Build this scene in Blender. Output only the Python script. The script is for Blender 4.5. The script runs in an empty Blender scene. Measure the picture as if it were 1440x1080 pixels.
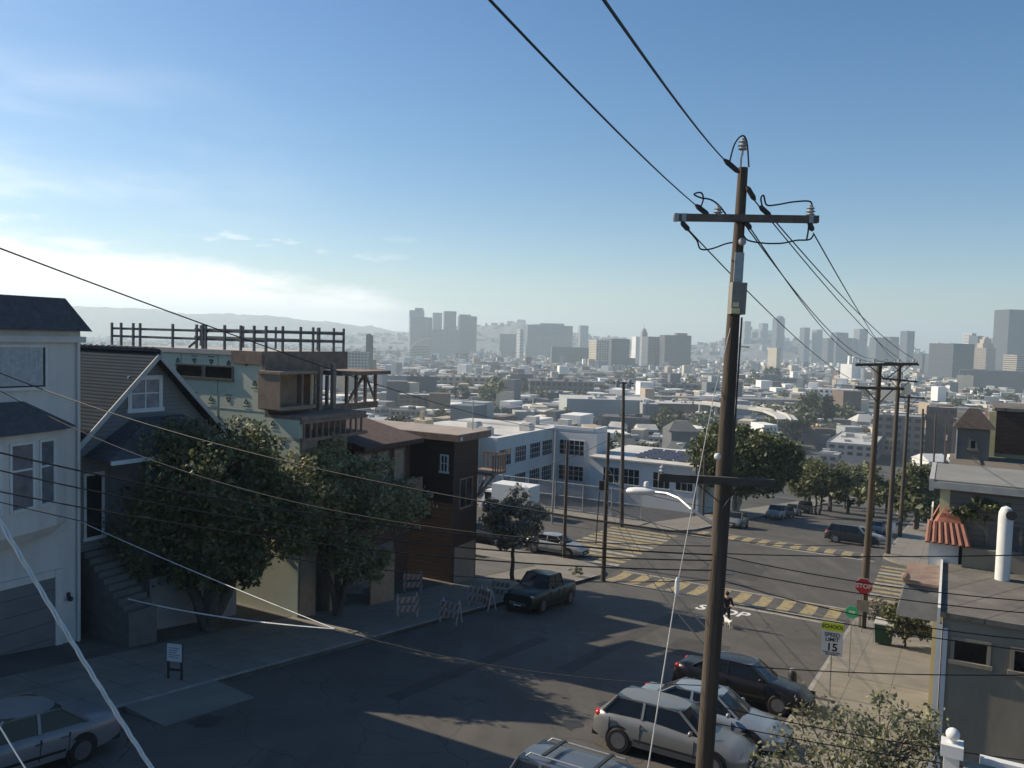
import bpy, bmesh, math, random
from mathutils import Vector, Matrix
R = random.Random(7)
scene = bpy.context.scene
COL = scene.collection
PI = math.pi
# ------------------------------------------------------------------ camera
F = 1130.0
PITCH, ROLL = math.atan(62 / F), 0.028
CM = Matrix.Rotation(PI / 2 - PITCH, 3, 'X') @ Matrix.Rotation(ROLL, 3, 'Z')
cam = bpy.data.objects.new('camera', bpy.data.cameras.new('camera'))
COL.objects.link(cam)
cam.data.sensor_width = 36
cam.data.lens = F / 1440 * 36
cam.data.clip_end = 40000
cam.data.clip_start = 0.1
cam.rotation_euler = CM.to_euler()
scene.camera = cam

def ray(px, py):
    return CM @ Vector(((px - 720) / F, -(py - 540) / F, -1))
def at(px, py, Y):
    d = ray(px, py)
    return d * (Y / d.y)
def proj(p):
    q = CM.transposed() @ Vector(p)
    return (720 - F * q.x / q.z, 540 + F * q.y / q.z) if q.z < 0 else (-999, -999)
# street frame: u runs down the street, v across it (towards the right-hand houses)
UX, UY = 0.48, 0.8773
TH = -math.atan2(UX, UY)
def uv(x, y): return (UX * x + UY * y, UY * x - UX * y)
def xy(u, v): return (UX * u + UY * v, UY * u - UX * v)
BRK = [50, 70, 330, 430]
def G(u):
    if u < 50: return -(8.6 + .14 * u)
    if u < 70: return -(15.6 + .05 * (u - 50))
    if u < 330: return -(16.6 + .14 * (u - 70))
    if u < 430: return -(53.0 + .03 * (u - 330))
    return -56.0
def gz(x, y): return G(uv(x, y)[0])
def hit(px, py):
    d = ray(px, py); s = 5.0
    while s < 6000:
        p = d * s
        if p.z < gz(p.x, p.y): return p
        s *= 1.002
    return d * s
# ------------------------------------------------------------------ materials
MATS = {}
def mat(name, c, rough=.8, var=.18, scale=3.0, metal=0, bump=0.0, bscale=None, c2=None, spec=.4, stretch=None):
    if name in MATS: return MATS[name]
    m = bpy.data.materials.new(name); m.use_nodes = True
    nt = m.node_tree; N = nt.nodes; L = nt.links
    b = N['Principled BSDF']
    b.inputs['Roughness'].default_value = rough
    b.inputs['Metallic'].default_value = metal
    b.inputs['Specular IOR Level'].default_value = spec
    tc = N.new('ShaderNodeTexCoord')
    src = tc.outputs['Object']
    if stretch:
        mp = N.new('ShaderNodeMapping'); mp.inputs['Scale'].default_value = stretch
        L.new(src, mp.inputs[0]); src = mp.outputs[0]
    n = N.new('ShaderNodeTexNoise'); n.inputs['Scale'].default_value = scale; n.inputs['Detail'].default_value = 7
    n.inputs['Roughness'].default_value = .65
    L.new(src, n.inputs['Vector'])
    r = N.new('ShaderNodeValToRGB')
    lo = [x * (1 - var) for x in c]; hi = [min(1, x * (1 + var)) for x in (c2 or c)]
    r.color_ramp.elements[0].position = .3; r.color_ramp.elements[1].position = .7
    r.color_ramp.elements[0].color = (*lo, 1); r.color_ramp.elements[1].color = (*hi, 1)
    L.new(n.outputs['Fac'], r.inputs[0]); L.new(r.outputs[0], b.inputs['Base Color'])
    if bump:
        n2 = N.new('ShaderNodeTexNoise'); n2.inputs['Scale'].default_value = bscale or scale * 6; n2.inputs['Detail'].default_value = 4
        L.new(src, n2.inputs['Vector'])
        bp = N.new('ShaderNodeBump'); bp.inputs['Strength'].default_value = bump; bp.inputs['Distance'].default_value = .03
        L.new(n2.outputs['Fac'], bp.inputs['Height']); L.new(bp.outputs[0], b.inputs['Normal'])
    MATS[name] = m
    return m

def band_mat(name, c, c2, axis='Z', period=.2, frac=.12, rough=.75, var=.12, bump=.6):
    """siding / shingles / boards: dark joint lines every `period` metres"""
    if name in MATS: return MATS[name]
    m = mat(name, c, rough, var, 1.2)
    nt = m.node_tree; N = nt.nodes; L = nt.links; b = N['Principled BSDF']
    tc = N['Texture Coordinate']
    sp = N.new('ShaderNodeSeparateXYZ'); L.new(tc.outputs['Object'], sp.inputs[0])
    mu = N.new('ShaderNodeMath'); mu.operation = 'DIVIDE'; mu.inputs[1].default_value = period
    L.new(sp.outputs[axis], mu.inputs[0])
    fr = N.new('ShaderNodeMath'); fr.operation = 'FRACT'; L.new(mu.outputs[0], fr.inputs[0])
    lt = N.new('ShaderNodeMath'); lt.operation = 'LESS_THAN'; lt.inputs[1].default_value = frac; L.new(fr.outputs[0], lt.inputs[0])
    mx = N.new('ShaderNodeMixRGB'); mx.inputs[2].default_value = (*c2, 1)
    L.new(lt.outputs[0], mx.inputs[0]); L.new(N['Color Ramp'].outputs[0], mx.inputs[1])
    L.new(mx.outputs[0], b.inputs['Base Color'])
    bp = N.new('ShaderNodeBump'); bp.inputs['Strength'].default_value = bump; bp.inputs['Distance'].default_value = .02
    L.new(fr.outputs[0], bp.inputs['Height']); L.new(bp.outputs[0], b.inputs['Normal'])
    return m

def asphalt(name, c, light):
    m = mat(name, c, .85, .25, .35, bump=.25, bscale=40)
    nt = m.node_tree; N = nt.nodes; L = nt.links; b = N['Principled BSDF']
    tc = N['Texture Coordinate']
    mp = N.new('ShaderNodeMapping'); mp.inputs['Rotation'].default_value = (0, 0, -TH); mp.inputs['Scale'].default_value = (1, .12, 1)
    L.new(tc.outputs['Object'], mp.inputs[0])
    n = N.new('ShaderNodeTexNoise'); n.inputs['Scale'].default_value = .9; n.inputs['Detail'].default_value = 5; L.new(mp.outputs[0], n.inputs['Vector'])
    r = N.new('ShaderNodeValToRGB'); r.color_ramp.elements[0].position = .5; r.color_ramp.elements[1].position = .72
    r.color_ramp.elements[0].color = (0, 0, 0, 1); r.color_ramp.elements[1].color = (.7, .7, .7, 1)
    L.new(n.outputs['Fac'], r.inputs[0])
    mx = N.new('ShaderNodeMixRGB'); mx.inputs[2].default_value = (*light, 1)
    L.new(r.outputs[0], mx.inputs[0]); L.new(N['Color Ramp'].outputs[0], mx.inputs[1])
    v = N.new('ShaderNodeTexVoronoi'); v.feature = 'DISTANCE_TO_EDGE'; v.inputs['Scale'].default_value = .38
    wn = N.new('ShaderNodeTexNoise'); wn.inputs['Scale'].default_value = .8
    L.new(tc.outputs['Object'], wn.inputs['Vector'])
    va = N.new('ShaderNodeVectorMath'); va.operation = 'ADD'
    L.new(tc.outputs['Object'], va.inputs[0]); L.new(wn.outputs['Color'], va.inputs[1]); L.new(va.outputs[0], v.inputs['Vector'])
    lt = N.new('ShaderNodeMath'); lt.operation = 'LESS_THAN'; lt.inputs[1].default_value = .006; L.new(v.outputs['Distance'], lt.inputs[0])
    mx2 = N.new('ShaderNodeMixRGB'); mx2.inputs[2].default_value = (.05, .047, .043, 1)
    L.new(lt.outputs[0], mx2.inputs[0]); L.new(mx.outputs[0], mx2.inputs[1]); L.new(mx2.outputs[0], b.inputs['Base Color'])
    return m

def worn_paint(name, c, base, thr=.5):
    m = mat(name, c, .8, .15, 4)
    nt = m.node_tree; N = nt.nodes; L = nt.links; b = N['Principled BSDF']
    n = N.new('ShaderNodeTexNoise'); n.inputs['Scale'].default_value = 2.4; n.inputs['Detail'].default_value = 8; n.inputs['Roughness'].default_value = .75
    L.new(N['Texture Coordinate'].outputs['Object'], n.inputs['Vector'])
    r = N.new('ShaderNodeValToRGB'); r.color_ramp.elements[0].position = thr; r.color_ramp.elements[1].position = thr + .1
    L.new(n.outputs['Fac'], r.inputs[0])
    mx = N.new('ShaderNodeMixRGB'); mx.inputs[2].default_value = (*base, 1)
    L.new(r.outputs[0], mx.inputs[0]); L.new(N['Color Ramp'].outputs[0], mx.inputs[1]); L.new(mx.outputs[0], b.inputs['Base Color'])
    return m

def leaf_mat(name, c, c2, scale=.8):
    m = mat(name, c, .55, .35, scale, c2=c2)
    nt = m.node_tree; N = nt.nodes; L = nt.links; b = N['Principled BSDF']
    t = N.new('ShaderNodeBsdfTranslucent'); L.new(N['Color Ramp'].outputs[0], t.inputs[0])
    ms = N.new('ShaderNodeMixShader'); ms.inputs[0].default_value = .3
    L.new(b.outputs[0], ms.inputs[1]); L.new(t.outputs[0], ms.inputs[2]); L.new(ms.outputs[0], N['Material Output'].inputs[0])
    return m

def glass_mat(name, c=(.02, .025, .03), rough=.12):
    return mat(name, c, rough, .15, .7, spec=.35)

M_wood = mat('pole_wood', (.07, .055, .042), .9, .35, 6, bump=.5, stretch=(1, 1, .08))
M_arm = mat('crossarm_wood', (.12, .10, .085), .9, .3, 5, bump=.4)
M_dark = mat('dark_metal', (.03, .03, .032), .5, .2, 8)
M_steel = mat('galvanised_steel', (.32, .33, .33), .45, .15, 9, metal=.6)
M_porc = mat('grey_porcelain', (.30, .31, .33), .3, .1, 8)
M_rubber = mat('black_rubber', (.012, .012, .013), .6, .2, 10)
M_white = mat('white_paint', (.62, .62, .60), .6, .08, 3)
M_glass = glass_mat('window_glass')
M_gdark = glass_mat('dark_glass', (.008, .009, .01), .08)
M_conc = mat('sidewalk_concrete', (.185, .168, .14), .9, .2, .8, bump=.2)
def joints(m, pu, pv, c, wd=.03):
    nt = m.node_tree; N = nt.nodes; L = nt.links; b = N['Principled BSDF']
    mp = N.new('ShaderNodeMapping'); mp.inputs['Rotation'].default_value = (0, 0, -TH); L.new(N['Texture Coordinate'].outputs['Object'], mp.inputs[0])
    sp = N.new('ShaderNodeSeparateXYZ'); L.new(mp.outputs[0], sp.inputs[0]); outs = []
    for ax, p in (('X', pv), ('Y', pu)):
        d = N.new('ShaderNodeMath'); d.operation = 'DIVIDE'; d.inputs[1].default_value = p; L.new(sp.outputs[ax], d.inputs[0])
        f = N.new('ShaderNodeMath'); f.operation = 'FRACT'; L.new(d.outputs[0], f.inputs[0])
        t = N.new('ShaderNodeMath'); t.operation = 'LESS_THAN'; t.inputs[1].default_value = wd / p; L.new(f.outputs[0], t.inputs[0]); outs.append(t)
    mxm = N.new('ShaderNodeMath'); mxm.operation = 'MAXIMUM'; L.new(outs[0].outputs[0], mxm.inputs[0]); L.new(outs[1].outputs[0], mxm.inputs[1])
    mx = N.new('ShaderNodeMixRGB'); mx.inputs[2].default_value = (*c, 1); L.new(mxm.outputs[0], mx.inputs[0])
    L.new(b.inputs['Base Color'].links[0].from_socket, mx.inputs[1]); L.new(mx.outputs[0], b.inputs['Base Color'])
    return m
joints(M_conc, 1.5, 1.5, (.09, .085, .08))
M_asph = asphalt('road_asphalt', (.074, .068, .060), (.105, .097, .085))
M_black = mat('black_cable', (.012, .012, .013), .6, .1, 4)
M_brownwood = mat('brown_timber', (.22, .155, .12), .85, .3, 3, bump=.3)
M_ply = mat('plywood', (.29, .21, .145), .85, .2, 2.5, bump=.15)
# ------------------------------------------------------------------ mesh builder
class MB:
    def __init__(s, org=(0, 0, 0)):
        s.v = []; s.f = []; s.mi = []; s.o = Vector(org); s.m = 0
    def face(s, pts):
        i = len(s.v); s.v += [Vector(p) - s.o for p in pts]; s.f.append(list(range(i, i + len(pts)))); s.mi.append(s.m)
    def hexa(s, a, b):
        """a, b: bottom and top rings of equal length"""
        n = len(a); i = len(s.v)
        s.v += [Vector(p) - s.o for p in a] + [Vector(p) - s.o for p in b]
        s.f.append(list(range(i + n - 1, i - 1, -1))); s.f.append(list(range(i + n, i + 2 * n)))
        for k in range(n):
            j = (k + 1) % n
            s.f.append([i + k, i + j, i + n + j, i + n + k])
        s.mi += [s.m] * (n + 2)
    def box(s, x0, x1, y0, y1, z0, z1):
        if x0 > x1: x0, x1 = x1, x0
        if y0 > y1: y0, y1 = y1, y0
        if z0 > z1: z0, z1 = z1, z0
        q = [(x0, y0), (x1, y0), (x1, y1), (x0, y1)]
        s.hexa([(*p, z0) for p in q], [(*p, z1) for p in q])
    def rbox(s, c, sx, sy, sz, ang):
        """box centred on c in x and y, standing on c.z, turned by ang"""
        ca, sa = math.cos(ang), math.sin(ang)
        q = [(c[0] + x * ca - y * sa, c[1] + x * sa + y * ca) for x, y in ((-sx / 2, -sy / 2), (sx / 2, -sy / 2), (sx / 2, sy / 2), (-sx / 2, sy / 2))]
        s.hexa([(*p, c[2]) for p in q], [(*p, c[2] + sz) for p in q])
    def prism(s, poly, z0, z1):
        s.hexa([(*p, z0) for p in poly], [(*p, z1) for p in poly])
    def bar(s, a, b, w, h=None, up=(0, 0, 1)):
        a = Vector(a); b = Vector(b); h = h or w
        d = (b - a).normalized(); up = Vector(up)
        if abs(d.dot(up)) > .98: up = Vector((1, 0, 0))
        x = d.cross(up).normalized() * w / 2; y = x.cross(d).normalized() * h / 2
        s.hexa([a - x - y, a + x - y, a + x + y, a - x + y], [b - x - y, b + x - y, b + x + y, b - x + y])
    def tube(s, pts, r, n=6, cap=True):
        pts = [Vector(p) for p in pts]; rs = r if isinstance(r, (list, tuple)) else [r] * len(pts)
        i0 = len(s.v); prev = None
        for k, p in enumerate(pts):
            d = (pts[min(k + 1, len(pts) - 1)] - pts[max(k - 1, 0)]).normalized()
            if prev is None:
                up = Vector((0, 0, 1)) if abs(d.z) < .9 else Vector((1, 0, 0)); x = d.cross(up).normalized()
            else:
                x = (prev - d * prev.dot(d)).normalized()
            prev = x; y = d.cross(x)
            for j in range(n):
                a = 2 * PI * j / n
                s.v.append(p + (x * math.cos(a) + y * math.sin(a)) * rs[k] - s.o)
        for k in range(len(pts) - 1):
            for j in range(n):
                a, b = i0 + k * n + j, i0 + k * n + (j + 1) % n
                s.f.append([a, b, b + n, a + n]); s.mi.append(s.m)
        if cap:
            s.f.append(list(range(i0 + n - 1, i0 - 1, -1))); e = i0 + (len(pts) - 1) * n; s.f.append(list(range(e, e + n))); s.mi += [s.m] * 2
    def lathe(s, prof, c=(0, 0, 0), n=16, axis='Z'):
        c = Vector(c); i0 = len(s.v)
        for r, z in prof:
            for j in range(n):
                a = 2 * PI * j / n; x, y = r * math.cos(a), r * math.sin(a)
                p = Vector((x, y, z)) if axis == 'Z' else (Vector((z, x, y)) if axis == 'X' else Vector((y, z, x)))
                s.v.append(c + p - s.o)
        for k in range(len(prof) - 1):
            for j in range(n):
                a, b = i0 + k * n + j, i0 + k * n + (j + 1) % n
                s.f.append([a, b, b + n, a + n]); s.mi.append(s.m)
        s.f.append(list(range(i0 + n - 1, i0 - 1, -1))); e = i0 + (len(prof) - 1) * n; s.f.append(list(range(e, e + n))); s.mi += [s.m] * 2
    def ball(s, c, r, sx=1, sy=1, sz=1, n=12):
        c = Vector(c); i0 = len(s.v); h = n // 2
        for k in range(h + 1):
            t = PI * k / h
            for j in range(n):
                a = 2 * PI * j / n
                s.v.append(c + Vector((sx * math.sin(t) * math.cos(a), sy * math.sin(t) * math.sin(a), sz * math.cos(t))) * r - s.o)
        for k in range(h):
            for j in range(n):
                a, b = i0 + k * n + j, i0 + k * n + (j + 1) % n
                s.f.append([a, a + n, b + n, b]); s.mi.append(s.m)
    def data(s, name, mats):
        me = bpy.data.meshes.new(name); me.from_pydata(s.v, [], s.f)
        for m in (mats if isinstance(mats, (list, tuple)) else [mats]): me.materials.append(m)
        if any(s.mi): me.polygons.foreach_set('material_index', s.mi)
        bm = bmesh.new(); bm.from_mesh(me); bmesh.ops.recalc_face_normals(bm, faces=bm.faces); bm.to_mesh(me); bm.free()
        return me
    def build(s, name, mats, parent=None, smooth=None):
        me = s.data(name, mats)
        if smooth is not None: shade(me, smooth)
        o = bpy.data.objects.new(name, me); COL.objects.link(o)
        if parent: o.parent = parent
        return o
def shade(me, ang=40):
    me.polygons.foreach_set('use_smooth', [True] * len(me.polygons))
    me.set_sharp_from_angle(angle=math.radians(ang))
def tag(o, label=None, cat=None, group=None, kind=None):
    if label: o['label'] = label
    if cat: o['category'] = cat
    if group: o['group'] = group
    if kind: o['kind'] = kind
    return o
def thing(name, label, cat, loc=(0, 0, 0), rz=0, group=None):
    o = bpy.data.objects.new(name, None); COL.objects.link(o); o.empty_display_size = .2
    o.location = loc; o.rotation_euler = (0, 0, rz)
    return tag(o, label, cat, group)
KIDS = {}
def dup(root, loc, rz, label=None, group=None):
    ch = {}
    for o in list(COL.objects):
        if o.parent: ch.setdefault(o.parent, []).append(o)
    def cp(o, par):
        c = o.copy(); COL.objects.link(c)
        if par: c.parent = par
        for k in ch.get(o, []): cp(k, c)
        return c
    c = cp(root, None); c.location = loc; c.rotation_euler = (0, 0, rz)
    tag(c, label, None, group)
    return c
class House:
    """a street-aligned thing; shapes are given in (v, u, z) with z measured from the camera's level"""
    def __init__(s, name, label, cat, u, v, z=None, group=None):
        z = G(u) if z is None else z
        s.o = (v, u, z); s.e = thing(name, label, cat, (*xy(u, v), z), TH, group)
    def mb(s): return MB(s.o)
    def part(s, name, m, fn, parent=None, smooth=None):
        b = s.mb(); fn(b); return b.build(name, m, parent or s.e, smooth)
    def window_v(s, v, u0, u1, z0, z1, frame=M_white, pane=M_glass, fw=.09, cols=2, rows=1, curtain=None):
        """window on a wall that faces +v"""
        b = s.mb(); p = .05
        b.box(v, v + p, u0, u0 + fw, z0, z1); b.box(v, v + p, u1 - fw, u1, z0, z1)
        b.box(v, v + p, u0 + fw, u1 - fw, z1 - fw, z1); b.box(v, v + p + .04, u0 - .05, u1 + .05, z0 - .05, z0 + fw * .7)
        for k in range(1, cols):
            c = u0 + (u1 - u0) * k / cols; b.box(v, v + p - .01, c - .03, c + .03, z0 + fw * .7, z1 - fw)
        for k in range(1, rows):
            c = z0 + (z1 - z0) * k / rows; b.box(v, v + p - .014, u0 + fw, u1 - fw, c - .025, c + .025)
        f = b.build('window', frame, s.e)
        b = s.mb(); b.box(v + .002, v + .018, u0 + fw * .5, u1 - fw * .5, z0 + .03, z1 - fw * .5); b.build('pane', pane, f)
        if curtain:
            b = s.mb(); n = 10
            for k in range(n):
                a = u0 + fw + (u1 - u0 - 2 * fw) * (curtain[0] + (curtain[1] - curtain[0]) * k / n); w = (u1 - u0) * (curtain[1] - curtain[0]) / n
                b.box(v + .019, v + .024 + .01 * (k % 2), a, a + w, z0 + .1, z1 - fw)
            b.build('curtain', mat('curtain_cloth', (.42, .42, .42), .9, .2, 6), f)
        return f
    def window_u(s, u, v0, v1, z0, z1, frame=M_white, pane=M_glass, fw=.09, cols=2, rows=1):
        """window on a wall that faces -u (towards the camera)"""
        b = s.mb(); p = .05
        b.box(v0, v0 + fw, u - p, u, z0, z1); b.box(v1 - fw, v1, u - p, u, z0, z1)
        b.box(v0 + fw, v1 - fw, u - p, u, z1 - fw, z1); b.box(v0 - .05, v1 + .05, u - p - .04, u, z0 - .05, z0 + fw * .7)
        for k in range(1, cols):
            c = v0 + (v1 - v0) * k / cols; b.box(c - .03, c + .03, u - p + .01, u, z0 + fw * .7, z1 - fw)
        for k in range(1, rows):
            c = z0 + (z1 - z0) * k / rows; b.box(v0 + fw, v1 - fw, u - p + .014, u, c - .025, c + .025)
        f = b.build('window', frame, s.e)
        b = s.mb(); b.box(v0 + fw * .5, v1 - fw * .5, u - .018, u - .002, z0 + .03, z1 - fw * .5); b.build('pane', pane, f)
        return f
# ------------------------------------------------------------------ light and sky
SUN_AZ, SUN_EL = math.radians(66), math.radians(33)      # to the left of the view axis
sv = Vector((-math.sin(SUN_AZ) * math.cos(SUN_EL), math.cos(SUN_AZ) * math.cos(SUN_EL), math.sin(SUN_EL)))
sd = bpy.data.lights.new('sun', 'SUN'); sd.energy = 5.0; sd.angle = math.radians(.5); sd.color = (1, .87, .68)
so = bpy.data.objects.new('sun', sd); COL.objects.link(so); so.rotation_euler = sv.to_track_quat('Z', 'Y').to_euler()
w = bpy.data.worlds.new('World'); scene.world = w; w.use_nodes = True
nt = w.node_tree; N = nt.nodes; L = nt.links
bg = N['Background']; bg.inputs[1].default_value = .082
sky = N.new('ShaderNodeTexSky'); sky.sky_type = 'NISHITA'; sky.sun_disc = False
sky.sun_elevation = SUN_EL; sky.sun_rotation = -SUN_AZ; sky.altitude = 50; sky.air_density = 1.0; sky.dust_density = .5; sky.ozone_density = 2.6
tc = N.new('ShaderNodeTexCoord'); sp = N.new('ShaderNodeSeparateXYZ'); L.new(tc.outputs['Generated'], sp.inputs[0])
def M(op, a, b=None, c=None, clamp=False):
    n = N.new('ShaderNodeMath'); n.operation = op; n.use_clamp = clamp
    for i, x in enumerate((a, b, c)):
        if x is None: continue
        if isinstance(x, (int, float)): n.inputs[i].default_value = x
        else: L.new(x, n.inputs[i])
    return n.outputs[0]
def MR(x, a, b, c=0, d=1):
    n = N.new('ShaderNodeMapRange'); n.interpolation_type = 'SMOOTHSTEP'
    L.new(x, n.inputs[0]); n.inputs[1].default_value = a; n.inputs[2].default_value = b; n.inputs[3].default_value = c; n.inputs[4].default_value = d
    return n.outputs[0]
X_, Y_, Z_ = sp.outputs
az = M('ARCTAN2', X_, Y_)                       # azimuth, 0 ahead, negative to the left
mp = N.new('ShaderNodeMapping'); mp.inputs['Scale'].default_value = (1, 1, 4.5); L.new(tc.outputs['Generated'], mp.inputs[0])
n1 = N.new('ShaderNodeTexNoise'); n1.inputs['Scale'].default_value = 3.2; n1.inputs['Detail'].default_value = 9; n1.inputs['Roughness'].default_value = .55
L.new(mp.outputs[0], n1.inputs['Vector'])
n2 = N.new('ShaderNodeTexNoise'); n2.inputs['Scale'].default_value = 11; n2.inputs['Detail'].default_value = 8; n2.inputs['Roughness'].default_value = .6
L.new(mp.outputs[0], n2.inputs['Vector'])
# low fog bank on the left: tall at the left edge, thinning to nothing ahead
top = MR(az, -.60, -.12, .098, .046)
edge = M('ADD', top, M('MULTIPLY', M('SUBTRACT', n2.outputs['Fac'], .5), .10))
bank = M('MULTIPLY', MR(M('SUBTRACT', edge, Z_), -.022, .022), MR(az, -.19, -.075, 1, 0))
# thin veil higher up on the left and a few small puffs
veil = M('MULTIPLY', M('MULTIPLY', MR(n1.outputs['Fac'], .38, .75), MR(Z_, .36, .06)), MR(az, -.72, -.16, .72, 0))
puff = M('MULTIPLY', M('MULTIPLY', MR(n2.outputs['Fac'], .60, .70), MR(Z_, .05, .075)), M('MULTIPLY', MR(Z_, .16, .10), MR(az, -.30, -.05, .4, 0)))
fac = M('MAXIMUM', M('MAXIMUM', bank, veil), puff)
mx = N.new('ShaderNodeMixRGB'); L.new(fac, mx.inputs[0]); hs = N.new('ShaderNodeHueSaturation'); hs.inputs['Saturation'].default_value = 1.33; L.new(sky.outputs[0], hs.inputs['Color']); L.new(hs.outputs[0], mx.inputs[1]); cm = N.new('ShaderNodeMixRGB'); cm.inputs[1].default_value = (9.0, 9.4, 10.0, 1); cm.inputs[2].default_value = (13.5, 13, 12, 1); L.new(MR(n1.outputs['Fac'], .35, .6), cm.inputs[0]); L.new(cm.outputs[0], mx.inputs[2])
L.new(mx.outputs[0], bg.inputs[0])
vs = scene.view_settings; vs.view_transform = 'Standard'; vs.look = 'None'; vs.exposure = .5; vs.gamma = 1; vs.use_curve_mapping = False
HAZE = 0.0002
cy = scene.cycles; cy.max_bounces = 6; cy.diffuse_bounces = 3; cy.glossy_bounces = 3; cy.transparent_max_bounces = 12; cy.volume_bounces = 1
cy.use_denoising = True; cy.sample_clamp_indirect = 6
# ------------------------------------------------------------------ ground and roads
def strip(b, u0, u1, v0, v1, h, t=.0, n=1):
    us = sorted({u0, u1} | {k for k in BRK if u0 < k < u1})
    for a, c in zip(us, us[1:]):
        q = [(a, v0), (a, v1), (c, v1), (c, v0)]
        top = [(*xy(*p), G(p[0]) + h) for p in q]
        if t: b.hexa([(x, y, z - t) for x, y, z in top], top)
        else: b.face(top)
b = MB()
us = [-120, -40, 0, 25, 50, 60, 70, 100, 140, 200, 260, 330, 430, 600, 1000, 2000, 4000, 8000, 14000]
vs_ = [-9000, -5000, -2500, -1200, -600, -300, -150, -60, 0, 60, 150, 300, 600, 1200, 2500, 5000, 9000]
for a, c in zip(us, us[1:]):
    for d, e in zip(vs_, vs_[1:]):
        b.face([(*xy(a, d), G(a) - .02), (*xy(a, e), G(a) - .02), (*xy(c, e), G(c) - .02), (*xy(c, d), G(c) - .02)])
tag(b.build('ground', mat('city_ground', (.035, .038, .032), .95, .5, .04, c2=(.062, .06, .054))), kind='structure')
b = MB(); strip(b, -40, 52, -19.6, -4.2, 0); strip(b, 52, 68, -140, 90, 0); strip(b, 68, 330, -19.6, -4.2, 0)
tag(b.build('road', M_asph), kind='structure')
b = MB()
def corner(b, su, sv_, r=3.2):
    """rounded street corner; su: +1 the near block (kerb at u=52), -1 the far block (u=68); sv_: -1 left, +1 right"""
    ku = 52 if su > 0 else 68; kv = -19.6 if sv_ < 0 else -4.2
    iu = ku - su * 4; iv = kv + sv_ * 4.4
    pts = [(iu, iv), (iu, kv)]
    cu, cv = ku - su * r, kv + sv_ * r
    for k in range(9):
        a = PI / 2 * k / 8
        pts.append((cu + su * r * math.sin(a), cv - sv_ * r * math.cos(a)))
    pts.append((ku, iv))
    top = [(*xy(*p), G(p[0]) + .15) for p in pts]
    b.hexa([(x, y, z - .3) for x, y, z in top], top)
strip(b, -40, 48, -24, -19.6, .15, .3); strip(b, -40, 48, -4.2, .2, .15, .3)
strip(b, 72, 320, -24, -19.6, .15, .3); strip(b, 72, 320, -4.2, .2, .15, .3)
strip(b, 48, 52, -130, -24, .15, .3); strip(b, 68, 72, -130, -24, .15, .3)
strip(b, 48, 52, .2, 80, .15, .3); strip(b, 68, 72, .2, 80, .15, .3)
for su in (1, -1):
    for s_ in (-1, 1): corner(b, su, s_)
m = M_conc
o = tag(b.build('sidewalk', m), kind='structure')
b = MB(); strip(b, 72.1, 91.9, -75, -24.1, .03)
tag(b.build('school_yard_ground', mat('yard_asphalt', (.05, .051, .055), .9, .2, .5)), kind='structure')
b = MB(); strip(b, -40, 47.9, -27.5, -24, .16, .3); strip(b, -40, 26, .2, 6, .14, .3)
tag(b.build('front_path', mat('front_concrete', (.10, .093, .082), .9, .25, .6)), kind='structure')
# driveway apron, patches
b = MB()
for u0, v0 in ((14, -19.55), (37, -19.55)):
    q = [(u0, v0 - .1), (u0, v0 + 1.6), (u0 + 3.2, v0 + 1.6), (u0 + 3.2, v0 - .1)]
    top = [(*xy(u, v), G(u) + (.155 if v < -19.6 else .012)) for u, v in q]
    b.hexa([(x, y, z - .2) for x, y, z in top], top)
tag(b.build('driveway_apron', mat('apron_concrete', (.15, .14, .12), .9, .15, 1)), kind='structure')
b = MB(); strip(b, 27, 44, -12.6, -11.9, .004); strip(b, 20, 31, -15.3, -14.7, .004); strip(b, 33, 36.5, -10.5, -8.2, .004); strip(b, 55, 61, -15, -11, .004)
tag(b.build('road_patch', mat('tar_patch', (.052, .049, .045), .9, .25, 1.5)), kind='structure')
PY = worn_paint('yellow_road_paint', (.29, .23, .115), (.085, .078, .07), .525)
PW = worn_paint('white_road_paint', (.30, .275, .22), (.085, .078, .07), .53)
def crosswalk(name, along_u, a0, a1, c0, c1, n):
    by, bw = MB(), MB()
    for k in range(n):
        t0 = a0 + (a1 - a0) * (k + .12) / n; t1 = a0 + (a1 - a0) * (k + .66) / n
        mid = (t0 + t1) / 2
        tgt = by
        if along_u: strip(by, c0, c1, t0, t1, .006)
        else: strip(by if k % 3 else bw, t0, t1, c0, c1, .006)
    if along_u:
        strip(bw, c0 - .45, c0 - .15, a0, a1, .006); strip(bw, c1 + .15, c1 + .4, a0, a1, .006)
    by.m = 0
    off = len(by.v); by.v += bw.v; by.f += [[i + off for i in f] for f in bw.f]; by.mi += [1] * len(bw.f)
    return tag(by.build(name, [PY, PW]), kind='structure')
crosswalk('crosswalk', True, -19.2, -4.6, 48.2, 51.5, 11)
crosswalk('crosswalk', True, -19.2, -4.6, 68.5, 71.7, 11)
crosswalk('crosswalk', False, 52.6, 67.4, -26, -20.0, 12)
crosswalk('crosswalk', False, 52.6, 67.4, -4.0, 2.4, 12)
def text(s, size, m, name, parent=None, ext=.003, align='CENTER'):
    c = bpy.data.curves.new(name, 'FONT'); c.body = s; c.size = size; c.extrude = ext; c.offset = .022 * size; c.align_x = align; c.align_y = 'CENTER'
    c.materials.append(m)
    t = bpy.data.objects.new(name + '_tmp', c); COL.objects.link(t)
    dg = bpy.context.evaluated_depsgraph_get(); me = bpy.data.meshes.new_from_object(t.evaluated_get(dg))
    bpy.data.objects.remove(t); me.name = name
    o = bpy.data.objects.new(name, me); COL.objects.link(o)
    if parent: o.parent = parent
    return o
t = text('STOP', 1.0, mat('white_letter_paint', (.62, .6, .55), .8, .2, 5), 'road_lettering')
tag(t, kind='structure')
sl = math.atan(.14)
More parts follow.
